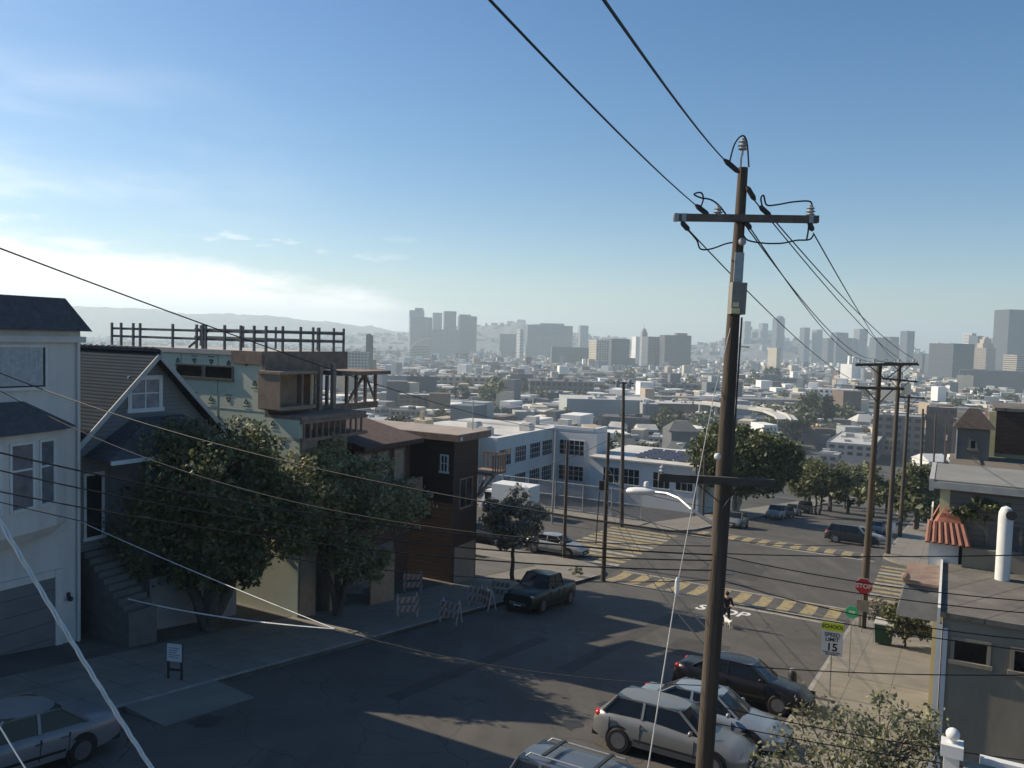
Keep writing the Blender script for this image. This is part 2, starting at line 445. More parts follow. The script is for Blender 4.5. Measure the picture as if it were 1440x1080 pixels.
ex = Vector((UY, -UX, 0)); ey = Vector((UX * math.cos(sl), UY * math.cos(sl), -math.sin(sl))); ez = ex.cross(ey)
u_, v_ = 44.7, -10.6
mt = Matrix((ex * 1.2, ey * 2.3, ez)).transposed().to_4x4(); mt.translation = Vector((*xy(u_, v_), G(u_) + .009)); t.matrix_world = mt
b = MB(); strip(b, 46.6, 47.1, -11.8, -4.6, .006); tag(b.build('stop_line', PW), kind='structure')
b = MB()
for v0, v1 in ((-19.78, -19.6), (-4.2, -4.02)):
    for u0, u1 in ((-40, 48), (72, 320)): strip(b, u0, u1, v0, v1, .156, .3)
tag(b.build('kerb', mat('kerb_stone', (.24, .23, .21), .9, .3, 1.5)), kind='structure')
for i, (u, v, lb) in enumerate(((33, -14, 'round iron manhole cover in the shaded street before the pickup'), (60, -11.5, 'round iron manhole cover in the middle of the intersection'), (41.5, -9.2, 'round iron manhole cover near the road lettering'))):
    e = thing('manhole_cover', lb, 'manhole', (*xy(u, v), G(u) + .006), 0, 'manhole covers'); e.rotation_euler = (0, 0, TH)
    e.rotation_euler = Vector((.14 * UX, .14 * UY, 1) if not 50 < u < 70 else (.05 * UX, .05 * UY, 1)).to_track_quat('Z', 'Y').to_euler()
    b = MB(); b.lathe([(.36, -.02), (.36, .004), (.34, .006)], (0, 0, 0), 20); b.build('plate', mat('rusty_iron', (.05, .042, .036), .7, .3, 8), e)
    b = MB(); b.lathe([(.46, -.02), (.46, .001)], (0, 0, 0), 20); b.build('rim', mat('iron_ring', (.10, .095, .09), .8, .3, 8), e)
b = MB(); rr = random.Random(3)
for u, v in ((22, -9.6), (24.5, -9.5), (29, -9.4), (27, -7.5), (19, -6), (37, -17), (33, -18.2), (15, -17.5), (31, -6.6)):
    n = 14; r0 = rr.uniform(.25, .6); pts = []
    for k in range(n):
        a = 2 * PI * k / n; r = r0 * rr.uniform(.6, 1.2); uu, vv = u + r * 1.5 * math.cos(a), v + r * math.sin(a); pts.append((*xy(uu, vv), G(uu) + .005))
    b.face(pts)
tag(b.build('road_stain', mat('oil_stain', (.03, .029, .028), .6, .3, 3)), kind='structure')
# ------------------------------------------------------------------ leaves
def foliage(b, c, rx, ry, rz, n, size, clumps=26, core=.45, seed=1, low=-.75, hi=0):
    rr = random.Random(seed); cs = []
    for _ in range(clumps):
        while 1:
            p = Vector((rr.uniform(-1, 1), rr.uniform(-1, 1), rr.uniform(low, 1)))
            if core < p.length < 1: break
        cs.append((p * .82, rr.uniform(.2, .36)))
    c = Vector(c)
    for _ in range(n):
        q, rad = rr.choice(cs)
        d = Vector((rr.gauss(0, 1), rr.gauss(0, 1), rr.gauss(0, 1))).normalized() * rad * rr.uniform(.35, 1.05)
        p = q + d
        p = c + Vector((p.x * rx, p.y * ry, p.z * rz))
        s = size * rr.uniform(.6, 1.35)
        nrm = (d + Vector((rr.gauss(0, .5), rr.gauss(0, .5), rr.gauss(.35, .5)))).normalized()
        x = nrm.cross(Vector((rr.uniform(-1, 1), rr.uniform(-1, 1), rr.uniform(-1, 1)))).normalized(); y = nrm.cross(x)
        if hi: b.m = 1 if rr.random() < hi else 0
        b.face([p - x * s * .5, p + y * s * .3, p + x * s * .5, p - y * s * .3])
def limb(b, a, c, r0, r1, k=5, wob=.12, seed=0):
    rr = random.Random(seed); a = Vector(a); c = Vector(c); L_ = (c - a).length
    pts = [a.lerp(c, i / k) + (Vector((rr.gauss(0, 1), rr.gauss(0, 1), rr.gauss(0, .4))) * wob * L_ / k if 0 < i < k else Vector()) for i in range(k + 1)]
    b.tube(pts, [r0 + (r1 - r0) * i / k for i in range(k + 1)], 7)
    return pts
M_bark = mat('tree_bark', (.09, .075, .06), .95, .35, 5, bump=.6)
def tree(name, label, base, crowns, lm, n, size, trunks=1, tr=.2, seed=1, group=None, bark=M_bark, clumps=26, core=.45, cat='tree'):
    """crowns: list of (offset, rx, ry, rz)"""
    e = thing(name, label, cat, base, 0, group)
    b = MB(); rr = random.Random(seed)
    for k in range(trunks):
        a = 2 * PI * k / max(trunks, 1)
        f = Vector((math.cos(a), math.sin(a), 0)) * (0 if trunks == 1 else tr * 1.2)
        for off, rx, ry, rz in crowns:
            fork = Vector(off) * .45 + f * 2; fork.z = max(.3, off[2] - rz * .8)
            limb(b, f, fork, tr, tr * .72, 5, .1, seed + k)
            for q in range(6):
                aa = rr.uniform(0, 2 * PI)
                limb(b, fork, Vector(off) + Vector((rx * .65 * math.cos(aa), ry * .65 * math.sin(aa), rz * rr.uniform(-.2, .6))), tr * .5, tr * .12, 4, .2, seed + 9 + q)
    b.build('trunk', bark, e, 60)
    b = MB()
    tot = sum(c[1] * c[2] for c in crowns)
    for i, (off, rx, ry, rz) in enumerate(crowns):
        foliage(b, off, rx, ry, rz, int(n * rx * ry / tot), size, clumps, core, seed + i, hi=.16)
    b.build('crown', [lm, LM_hi], e)
    return e
LM_hi = leaf_mat('young_leaves', (.12, .13, .055), (.22, .22, .10), 2)
LM_dark = leaf_mat('dark_leaves', (.042, .054, .023), (.14, .15, .065))  # lighter end of the ramp raised to paint sunlit highlights into the leaves
LM_mid = leaf_mat('olive_leaves', (.12, .125, .055), (.28, .275, .14))
LM_pale = leaf_mat('pale_leaves', (.10, .105, .06), (.2, .2, .125))
LM_ficus = leaf_mat('glossy_leaves', (.04, .06, .018), (.085, .10, .03))
def G3(u, v, h=.15): return (*xy(u, v), G(u) + h)
tree('street_tree', 'tall dark leafy tree in front of the grey gabled house', G3(20.9, -24.3), [((-.1, 0, 5.8), 3.0, 2.7, 3.1), ((1.9, 1.0, 4.4), 2.4, 2.0, 2.5), ((-1.6, -.4, 3.7), 2.1, 1.7, 2.2), ((.6, -.3, 3.0), 2.0, 1.6, 1.7)], LM_dark, 34000, .2, 1, .26, 3, 'street trees on the house side', clumps=64)
tree('street_tree', 'olive leafy tree before the building site with sunlit sprays', G3(26.6, -22.9), [((-.6, 0, 6.0), 2.4, 2.2, 1.9), ((1.4, .6, 5.2), 2.6, 1.9, 2.0), ((-1.3, -.3, 4.0), 2.1, 1.6, 1.8), ((1.0, -.3, 2.5), 1.5, 1.3, 1.2)], LM_mid, 20000, .19, 1, .16, 8, 'street trees on the house side', clumps=54)
tree('street_tree', 'small tree with white blossoms by the dark red house, above the parked pickup', G3(41.5, -22.3), [((0, 0, 3.6), 2.2, 2.0, 2.0)], leaf_mat('blossom_leaves', (.045, .052, .028), (.34, .31, .27), 2.2), 8000, .24, 1, .14, 12, 'street trees on the house side')
tree('round_ficus_tree', 'big dome-crowned tree on several pale trunks beyond the intersection', G3(95, -21.6), [((.7, 0, 6.6), 6.8, 5.8, 4.9)], LM_ficus, 30000, .5, 4, .2, 21, bark=mat('pale_bark', (.3, .27, .22), .9, .2, 3), clumps=120, core=.5)
p = hit(1150, 724)
tree('street_tree', 'dark tree shading the parked cars past the dome-crowned tree', (p.x, p.y, p.z), [((0, 0, 5.2), 5.0, 4.4, 3.1)], LM_dark, 5200, .5, 2, .18, 24, clumps=40)
p = hit(1188, 716)
tree('street_tree', 'low dark tree farther down the street above a parked car', (p.x, p.y, p.z), [((0, 0, 5.0), 4.6, 4, 2.8)], LM_dark, 3200, .6, 1, .2, 27, clumps=30)
p = hit(1290, 745)
tree('street_tree', 'dark narrow tree behind the third pole on the house side', (p.x, p.y, p.z), [((0, 0, 5.2), 2.7, 2.4, 4.2)], LM_dark, 3600, .45, 1, .2, 31, clumps=30)
p = at(1195, 1030, 16.5); gu = uv(p.x, p.y)[0]; gzv = G(gu) + .15
tree('sidewalk_tree', 'sparse pale olive tree at the bottom beside the parked cars', (p.x, p.y, gzv), [((-.1, 0, p.z - gzv - .55), 1.9, 1.7, 1.25), ((1.3, .3, p.z - gzv - .1), 1.0, 1.1, 1.0)], LM_pale, 4200, .115, 2, .06, 36, clumps=60, core=.2)
tree('potted_bush', 'dark bush behind the green bin at the corner', G3(43.6, -1.35), [((0, 0, 1.4), 1.4, 1.1, 1.4)], LM_dark, 3000, .2, 1, .06, 41, cat='bush')
tree('potted_bush', 'small bush with pale flowers beside the green bin', G3(47.0, -3.0), [((0, 0, 1.0), .75, .7, .8)], leaf_mat('flower_leaves', (.05, .055, .03), (.34, .3, .26), 3), 700, .16, 1, .05, 43, cat='bush')
tree('roof_vine', 'leafy vine hanging over the roof edge of the yellow-fronted house', (*xy(31.2, .9), -5.5), [((.3, -.3, .25), 1.4, .5, .45)], LM_dark, 1500, .16, 1, .03, 47, cat='vine')
b = MB(); foliage(b, (0, 0, .35), .5, .5, .4, 260, .12, 12, .2, 51)
tag(b.build('corner_shrub', LM_dark), 'low dark shrub at the kerb behind the parked pickup', 'shrub').location = G3(46.6, -20.4)
# ------------------------------------------------------------------ left houses
M_h1 = mat('grey_white_stucco', (.60, .56, .52), .9, .14, 1.0, bump=.15, stretch=(1, 1, .22))
M_shing = mat('asphalt_shingle', (.075, .075, .085), .95, .3, 5, bump=.5)
h = House('white_house', 'grey-white stucco house with curved bay window and garage at the frame edge', 'house', 16.9, -26)
g = h.o[2]
h.part('wall', M_h1, lambda b: (b.box(-38, -26, 5, 16.9, g - .6, -.12)))
h.part('cornice', M_h1, lambda b: b.box(-38, -25.86, 5, 17.02, -.5, -.3))
def roof1(b):
    b.hexa([(-38, 5, -.119), (-25.7, 5, -.119), (-25.7, 17.15, -.119), (-38, 17.15, -.119)], [(-37, 5, .98), (-26.35, 5, .98), (-26.35, 16.6, .98), (-37, 16.6, .98)])
h.part('mansard_roof', M_shing, roof1)
h.window_v(-26, 11.6, 15.75, -2.0, -.6, cols=2, curtain=(.62, .98), fw=.07)
bay = [(-26.001, 10.2), (-25.45, 10.6), (-25.05, 11.5), (-24.95, 12.6), (-25.05, 13.9), (-25.3, 15.0), (-25.6, 15.8), (-26.001, 16.4)]
h.part('bay', M_h1, lambda b: b.prism(bay, -6.5, -3.32))
def bayroof(b):
    big = [(-26.001, 9.9), (-25.3, 10.4), (-24.8, 11.3), (-24.68, 12.6), (-24.78, 14.0), (-25.05, 15.2), (-25.4, 16.2), (-26.001, 16.75)]
    sm = [(-26.001, 10.9), (-25.8, 11.1), (-25.7, 11.9), (-25.68, 12.6), (-25.7, 13.4), (-25.75, 14.2), (-25.85, 14.6), (-26.001, 15.0)]
    b.hexa([(*p, -3.32) for p in big], [(*p, -2.4) for p in sm])
h.part('bay_roof', M_shing, bayroof)
h.part('bay_skirt', M_h1, lambda b: b.hexa([(v - .25 if v > -26 else v, u, -6.85) for v, u in bay], [(v, u, -6.501) for v, u in bay]))
for i in range(2, 6):
    (va, ua), (vb, ub) = bay[i], bay[i + 1]
    d = Vector((vb - va, ub - ua, 0)); n_ = Vector((d.y, -d.x, 0)).normalized()
    def facet(t0, t1, z0, z1, off): 
        a = Vector((va, ua, 0)) + d * t0 + n_ * .002; c = Vector((va, ua, 0)) + d * t1 + n_ * .002
        return [(a.x, a.y, z0), (c.x, c.y, z0), (c.x + n_.x * off, c.y + n_.y * off, z0), (a.x + n_.x * off, a.y + n_.y * off, z0)], [(a.x, a.y, z1), (c.x, c.y, z1), (c.x + n_.x * off, c.y + n_.y * off, z1), (a.x + n_.x * off, a.y + n_.y * off, z1)]
    f = h.part('window', M_white, lambda b: [b.hexa(*facet(*q)) for q in ((.1, .17, -5.75, -3.6, .05), (.83, .9, -5.75, -3.6, .05), (.17, .83, -3.68, -3.6, .05), (.17, .83, -5.75, -5.66, .08), (.17, .83, -4.5, -4.44, .04))])
    h.part('pane', mat('lace_pane', (.13, .14, .16), .25, .4, 2), lambda b: b.hexa(*facet(.15, .85, -5.7, -3.64, .015)), f)
gd = band_mat('garage_panel', (.16, .16, .165), (.1, .1, .105), 'Z', .55, .06)
h.part('garage_door', gd, lambda b: b.box(-26, -25.95, 11.2, 15.95, g - .5, -8.35))
h.part('garage_frame', M_h1, lambda b: (b.box(-26, -25.9, 15.96, 16.2, g - .5, -8.1), b.box(-26, -25.9, 10.9, 15.95, -8.34, -8.1)))
h.part('wall_lamp', M_dark, lambda b: (b.box(-26, -25.9, 16.4, 16.48, -9.15, -9.0), b.ball((-25.85, 16.44, -9.2), .09)))
h.part('downpipe', M_h1, lambda b: b.tube([(-25.93, 16.78, -.4), (-25.93, 16.78, g)], .05))

M_grey = mat('slate_blue_paint', (.135, .145, .155), .85, .14, 1.5, bump=.08)
M_sid = band_mat('grey_shiplap', (.175, .185, .195), (.09, .096, .10), 'Z', .16, .1)
M_tile = band_mat('grey_roof_tile', (.04, .054, .072), (.017, .021, .027), 'Z', .115, .38, rough=1, bump=1); M_tile.node_tree.nodes['Principled BSDF'].inputs['Specular IOR Level'].default_value = .05
h = House('gabled_house', 'slate grey gabled house with tiled roof and white attic window', 'house', 20.4, -27)
g = h.o[2]; v0 = -27
h.part('wall', M_sid, lambda b: (b.box(-40, v0, 17.5, 23.3, g - .6, -4.0), b.hexa([(-40, 17.5, -3.999), (v0, 17.5, -3.999), (v0, 23.3, -3.999), (-40, 23.3, -3.999)], [(-40, 20.35, -1.05), (v0, 20.35, -1.05), (v0, 20.45, -1.05), (-40, 20.45, -1.05)])))
def slope(b, y0, y1):
    a = [(-40, 20.4, -.85), (v0 + .5, 20.4, -.85), (v0 + .5, y1, -4.15), (-40, y1, -4.15)]
    b.hexa([(x, y, z - .14) for x, y, z in a], a)
h.part('roof', M_tile, lambda b: (slope(b, 20.4, 17.1), slope(b, 20.4, 23.7)))
h.part('ridge_tile', M_tile, lambda b: [b.tube([(v0 + .45 - .38 * k, 20.4, -.83), (v0 + .45 - .38 * k - .36, 20.4, -.79)], [.11, .15], 8) for k in range(34)])
for s_ in (-1, 1):
    h.part('bargeboard', mat('dull_white', (.4, .4, .39), .7, .12, 2), lambda b: b.bar((v0 + .53, 20.4, -.98), (v0 + .53, 20.4 + s_ * 3.35, -4.28), .05, .17))
h.window_v(v0, 19.4, 20.9, -3.1, -1.75, fw=.16, cols=2, rows=2, pane=mat('pale_pane', (.20, .21, .25), .3, .4, 2))
h.part('porch_roof', M_shing, lambda b: b.hexa([(v0 + .001, 17.6, -4.6), (v0 + 1.6, 17.6, -4.6), (v0 + 1.6, 23.0, -4.6), (v0 + .001, 23.0, -4.6)], [(v0 + .001, 19.6, -3.35), (v0 + .5, 19.9, -3.35), (v0 + .5, 21.6, -3.35), (v0 + .001, 21.9, -3.35)]))
h.part('bay', M_grey, lambda b: b.prism([(v0 + .001, 18.6), (v0 + 1.1, 19.2), (v0 + 1.1, 21.9), (v0 + .001, 22.6)], g, -4.6))
h.part('gutter', M_white, lambda b: b.box(v0 + 1.6, v0 + 1.68, 17.6, 23.0, -4.74, -4.6))
h.window_v(v0 + 1.1, 19.35, 20.45, -7.2, -4.85, fw=.14, cols=1, rows=2, pane=mat('pale_pane', (.2, .21, .25), .3, .4, 2))
h.window_v(v0 + 1.1, 20.75, 21.8, -7.2, -4.85, fw=.14, cols=1, rows=2)
h.window_v(v0, 17.65, 18.45, -7.6, -5.2, fw=.1, cols=1, rows=1)
h.part('stair', mat('stair_wood', (.12, .115, .11), .9, .2, 3), lambda b: [b.box(v0 + .05 + .27 * k, v0 + .05 + .27 * (k + 1), 17.5, 18.6, g, -8.0 - .19 * k) for k in range(10)])
h.part('basement_wall', mat('pale_plaster', (.24, .245, .25), .9, .12, 1), lambda b: b.box(v0 + 1.2, v0 + 1.45, 19.3, 23.4, g - .5, -9.2))
# timber house under construction
M_green = mat('green_sheathing', (.58, .60, .46), .8, .07, .8)
h = House('unfinished_house', 'house under construction with green sheathing and open timber framing', 'house', 25, -23.5)
g = h.o[2]; vf = -24.6
h.part('wall', M_green, lambda b: (b.box(-36, -25.7, 25, 25.2, -3.6, -1.0), b.box(-36, -23.7, 25, 25.2, g - .6, -3.6), b.box(-36, -35.8, 25.2, 30, g - .6, -1), b.box(-36, -27.6, 29.8, 30, g, -1.0)))
h.part('sheathing_seam', mat('seam_tape', (.2, .27, .22), .8), lambda b: [b.box(v, v + .03, 24.99, 25, g, -1.05) for v in (-33.4, -31, -28.6)] + [b.box(-36, -25.8 if z > -3.6 else -23.7, 24.988, 25, z, z + .03) for z in (-3.4, -5.8)])
def marks(b):
    rr = random.Random(5)
    for i in range(11):
        for j in range(7):
            v = -35.6 + i * 1.1 + (.5 if j % 2 else 0); z = -1.35 - j * .82
            if v > -24.3 or (v > -26.2 and z > -3.6) or (-31.8 < v < -27 and z > -2.2 and z < -1.5): continue
            s = .115; up = rr.random() < .5; k = s if up else -s
            for q in range(3):
                a0 = [(-s, -k * .7), (s, -k * .7), (0, k * .8)]; p0, p1 = a0[q], a0[(q + 1) % 3]
                b.bar((v + p0[0], 24.985, z + p0[1]), (v + p1[0], 24.985, z + p1[1]), .06, .01, (0, 1, 0))
            b.box(v - .2, v + .2, 24.98, 24.987, z - .24 if up else z + .2, z - .2 if up else z + .24)
h.part('printed_mark', mat('dark_green_ink', (.05, .085, .06), .8), marks)
for a in ((-31.3, -29.5), (-29.4, -27.6)):
    h.window_u(25, a[0], a[1], -2.1, -1.5, frame=mat('dark_trim', (.06, .06, .06), .7), cols=1, fw=.06, pane=M_gdark)
h.part('yellow_panel', mat('yellow_sheathing', (.5, .37, .13), .8, .1, 1), lambda b: b.box(-33.2, -31.9, 24.95, 24.99, -2.9, -1.45))
h.part('roof', mat('flat_roof_felt', (.36, .35, .33), .9, .15, 1), lambda b: b.box(-36.1, -25.75, 24.9, 30.1, -.999, -.8))
h.part('roof_edge', M_brownwood, lambda b: (b.box(-25.75, -25.6, 24.88, 30.2, -1.62, -.78), b.box(-27.6, -25.75, 24.86, 24.98, -1.35, -.8)))
rl = h.part('roof_railing', mat('scaffold_timber', (.13, .125, .12), .85, .3, 3), lambda b: [b.bar((-36, 25.05, z), (-25.7, 25.05, z), .05, .11) for z in (-.35, .02)] + [b.bar((-36, 29.9, z), (-25.7, 29.9, z), .05, .11) for z in (-.3, .1)] + [b.bar((-25.7, 25.1, z), (-25.7, 30.0, z), .05, .11) for z in (-.32, .05)] + [b.bar((-30.6, 25.1, -.75), (-29.2, 25.1, .1), .05, .09)])
for v in (-36, -35.3, -34.4, -33.9, -31.6, -30.0, -29.6, -29.4, -28.2, -27.2, -26.4, -25.7):
    h.part('railing_post', MATS['scaffold_timber'], lambda b: b.box(v - .045, v + .045, 24.98, 25.07, -.79, .3))
for u in (26.0, 27.1, 27.9, 28.3, 29.3, 30.0):
    h.part('railing_post', MATS['scaffold_timber'], lambda b: b.box(-25.74, -25.66, u - .045, u + .045, -.79, .32))
for v in (-35.6, -32.4, -30.1, -27.3):
    h.part('railing_post', MATS['scaffold_timber'], lambda b: b.box(v - .045, v + .045, 29.93, 30.0, -.79, .32))
h.part('plywood_box', M_ply, lambda b: (b.box(-25.8, -24.55, 24.7, 24.75, -3.2, -1.72), b.box(-25.8, -24.55, 24.75, 26.9, -3.25, -3.1), b.box(-25.8, -24.5, 24.66, 26.95, -1.72, -1.6), b.box(-25.8, -25.7, 24.75, 26.9, -3.1, -1.72)))
for u in (26.0, 26.82): h.part('corner_post', M_brownwood, lambda b: b.box(-24.66, -24.55, u, u + .1, -3.1, -1.72))
for u in (27.3, 28.2):
    h.part('post', mat('pale_timber', (.26, .2, .16), .85, .25, 3), lambda b: b.box(-24.9, -24.72, u, u + .2, -3.4, -1.3))
h.part('stud_wall', M_brownwood, lambda b: [b.box(-25.75, -25.62, u, u + .12, -3.4, -1.9) for u in (28.8, 29.3, 30.2, 30.9, 31.6, 32.4)] + [b.box(-25.77, -25.6, 28.4, 32.6, -3.45, -3.3), b.bar((-25.7, 30.3, -3.3), (-25.7, 31.6, -1.95), .1), b.bar((-25.7, 31.7, -1.95), (-25.7, 32.5, -3.3), .08)])
h.part('side_roof', M_brownwood, lambda b: b.box(-27.5, -24.9, 29.0, 32.7, -1.9, -1.72))
h.part('floor_platform', M_brownwood, lambda b: (b.box(-25.6, -23.6, 25.0, 29.2, -3.62, -3.46), b.box(-25.6, -23.5, 25.0, 29.2, -4.5, -4.36), b.box(-27, -25.61, 29.2, 32.6, -3.62, -3.46)))
h.part('knee_wall', M_brownwood, lambda b: [b.box(-23.62, -23.54, 25.1 + .37 * k, 25.17 + .37 * k, -4.36, -3.75) for k in range(11)] + [b.box(-23.65, -23.5, 25.0, 29.2, -3.75, -3.622)])
h.part('inner_wall', mat('raw_timber_wall', (.13, .09, .07), .9, .3, 2), lambda b: (b.box(-27.6, -27.4, 25.2, 29.6, -4.36, -1.0), b.box(-24.9, -24.7, 25.2, 29.2, g, -4.5), b.box(-27.9, -27.7, 29.6, 32.5, g, -3.62)))
for u in (25.05, 26.9):
    h.part('plywood_pier', M_ply, lambda b: b.box(-24.1, -23.6, u, u + .95, g - .5, -4.5))
for u0, u1 in ((26.05, 26.85), (27.9, 29.1)):
    h.part('opening', M_gdark, lambda b: b.box(-24.69, -24.66, u0, u1, -7.5, -4.7))
h.part('site_hoarding', M_ply, lambda b: b.box(-23.4, -23.3, 29.4, 31.2, g - .8, g + 1.6))
# low brown house with sloping roof
M_brn = band_mat('dark_brown_boards', (.085, .05, .042), (.03, .02, .018), 'Z', .22, .1)
h = House('brown_house', 'brown house with sloping roof and pale curtained windows beside the building site', 'house', 33.5, -26)
g = h.o[2]
h.part('wall', M_brn, lambda b: b.box(-37, -26, 31.3, 36, g - .6, -5.6))
h.part('roof', mat('brown_shingle', (.085, .055, .05), .95, .3, 4, bump=.5), lambda b: b.hexa([(-37, 31.1, -5.0), (-25.2, 31.1, -5.75), (-25.2, 36.2, -5.75), (-37, 36.2, -5.0)], [(-37, 31.1, -3.1), (-25.2, 31.1, -5.5), (-25.2, 36.2, -5.5), (-37, 36.2, -3.1)]))
for k in range(3):
    h.window_v(-26, 31.7 + k * 1.4, 32.7 + k * 1.4, -7.9, -6.0, frame=M_brownwood, pane=mat('curtain_pane', (.32, .27, .22), .3, .3, 2.5), cols=1, rows=1)
h.part('garage_door', gd, lambda b: b.box(-26, -25.94, 31.8, 34.6, g - .2, g + 2.3))
h.part('balcony', M_brownwood, lambda b: (b.box(-26, -25.1, 31.4, 36, -8.6, -8.4), b.box(-25.15, -25.1, 31.4, 36, -8.4, -7.6)))
h = House('dark_red_house', 'dark red-brown flat-roofed house with a side balcony, nearest the intersection', 'house', 38.7, -24)
g = h.o[2]
h.part('wall', band_mat('dark_red_boards', (.06, .036, .03), (.025, .015, .013), 'Z', .25, .08), lambda b: b.box(-36, -24, 37.4, 40.0, g - .6, -5.5))
h.part('roof', mat('tan_roof_felt', (.3, .255, .22), .9, .15, 1), lambda b: b.box(-36.2, -23.5, 37.0, 40.5, -5.499, -5.28))
h.part('fascia', M_brownwood, lambda b: (b.box(-36.2, -23.46, 36.95, 37.0, -5.66, -5.3), b.box(-23.5, -23.45, 37.0, 40.5, -5.68, -5.3)))
h.window_u(37.4, -24.9, -24.35, -7.5, -6.5, cols=2, rows=2)
h.window_u(37.4, -27.5, -26.5, -9.5, -8.2, cols=2, frame=M_brownwood)
h.window_v(-24, 38.0, 39.4, -9.6, -7.9, cols=2, frame=M_brownwood)
h.part('garage_door', mat('tan_door', (.28, .22, .17), .8, .15, 1), lambda b: b.box(-24, -23.94, 37.6, 39.8, g - .2, g + 2.3))
bl = h.part('balcony', M_brownwood, lambda b: (b.box(-24.6, -23.0, 40.0, 41.6, -7.9, -7.75), b.box(-23.05, -23.0, 40.05, 41.6, -6.85, -6.75), b.box(-24.6, -23.0, 41.55, 41.6, -6.85, -6.75)))
h.part('baluster', M_brownwood, lambda b: [b.box(-23.05, -23.0, 40.05 + .28 * k, 40.15 + .28 * k, -7.75, -6.85) for k in range(6)] + [b.box(-24.6 + .28 * k, -24.5 + .28 * k, 41.55, 41.6, -7.75, -6.85) for k in range(6)], bl)
h.part('balcony_brace', M_brownwood, lambda b: (b.bar((-24, 40.05, -9.2), (-23.05, 40.3, -7.9), .12), b.bar((-24, 40.05, -9.2), (-24.2, 41.5, -7.9), .12)))
h.part('roof_mast', M_steel, lambda b: b.tube([(-24.3, 39.8, -5.28), (-24.3, 39.8, -3.6)], .03))
h.part('house_number_sign', mat('pale_plaque', (.6, .6, .6), .5), lambda b: b.box(-23.44, -23.4, 37.1, 37.3, -5.6, -5.42))
# ------------------------------------------------------------------ school beyond the cross street
M_sch = mat('school_plaster', (.64, .62, .59), .85, .08, .3)
M_sroof = mat('pale_roof', (.5, .49, .46), .9, .22, .25)
h = House('school_building', 'pale two-storey school with long window bands behind the chain-link fence', 'school', 79, -45)
g = h.o[2] - 2
h.part('wall', M_sch, lambda b: (b.box(-62, -45, 79, 94, g, -11.6), b.box(-60, -39, 94, 97.5, g, -11.3)))
h.part('side_block', mat('cream_plaster', (.5, .47, .40), .85, .1, .3), lambda b: b.box(-72, -47, 71.9, 78.99, g, -10.9))
h.part('roof', M_sroof, lambda b: (b.box(-61.6, -45.4, 79.4, 94.4, -11.599, -11.55), b.box(-59.6, -39.4, 94.4, 97.4, -11.299, -11.25), b.box(-71.6, -47.4, 72.3, 78.6, -10.899, -10.85)))
h.part('parapet', M_sch, lambda b: (b.box(-45.35, -44.95, 79, 94, -11.599, -11.2), b.box(-62, -45.35, 79, 79.4, -11.599, -11.2), b.box(-39.4, -38.96, 94, 97.5, -11.299, -10.9), b.box(-45, -39.4, 93.96, 94.4, -11.299, -10.9), b.box(-47.4, -46.96, 71.9, 78.99, -10.899, -10.4), b.box(-72, -47.4, 71.86, 72.3, -10.899, -10.4)))
for z0, z1 in ((-14.6, -12.6), (-17.9, -15.9)):
    for u0 in (79.6, 83.4, 87.2, 90.6):
        h.window_v(-45, u0, u0 + 2.9, z0, z1, cols=5, rows=3, fw=.1, pane=M_gdark)
    h.window_u(94, -44.2, -40.6, z0, z1, cols=5, rows=3, fw=.1, pane=M_gdark)
h.part('blue_panel', mat('pale_blue_panel', (.3, .45, .52), .6, .15, .6), lambda b: b.box(-46.96, -46.9, 73.5, 78, -15.5, -12))
h.part('drain_pipe', M_sch, lambda b: b.tube([(-44.9, 93.8, -11.3), (-44.9, 93.8, g)], .12))
h.part('chimney', mat('tan_stucco', (.5, .42, .30), .9, .1, 1), lambda b: (b.box(-53, -51.4, 74, 75.6, -10.85, -9.3), b.box(-52.6, -52.2, 74.6, 75.0, -9.3, -8.4)))
for v, u in ((-50, 83), (-54, 87), (-48, 90)): h.part('roof_unit', M_sroof, lambda b: (b.box(v, v + 1.4, u, u + 1.6, -11.55, -10.7), b.box(v + .2, v + 1.2, u + .2, u + 1.4, -10.699, -10.55)))
for v, u in ((-45, 95), (-50, 95.5)): h.part('roof_unit', M_sroof, lambda b: b.box(v, v + 1.5, u, u + 1.2, -11.25, -10.2))
h = House('classroom_block', 'low school classroom block with solar panels on its sunlit roof', 'school', 92, -38)
g = h.o[2] - 2
h.part('wall', M_sch, lambda b: b.box(-38.95, -25.2, 92, 105, g, -14.3))
h.part('roof', M_sroof, lambda b: b.box(-38.95, -24.9, 91.6, 105.3, -14.299, -14.1))
h.part('solar_panel', mat('solar_blue', (.05, .055, .075), .3, .2, 3), lambda b: [b.hexa([(v, u, -14.0), (v + 1.5, u, -14.0), (v + 1.5, u + .8, -13.75), (v, u + .8, -13.75)], [(v, u, -13.96), (v + 1.5, u, -13.96), (v + 1.5, u + .8, -13.71), (v, u + .8, -13.71)]) for v in [-34 + 1.7 * k for k in range(5)] for u in (94, 95.6, 97.2, 98.8, 100.4)])
for v0 in (-37.2, -34.6, -30.8, -28.0):
    h.window_u(92, v0, v0 + 2.2, -17.2, -15.2, cols=3, rows=2, pane=M_gdark)
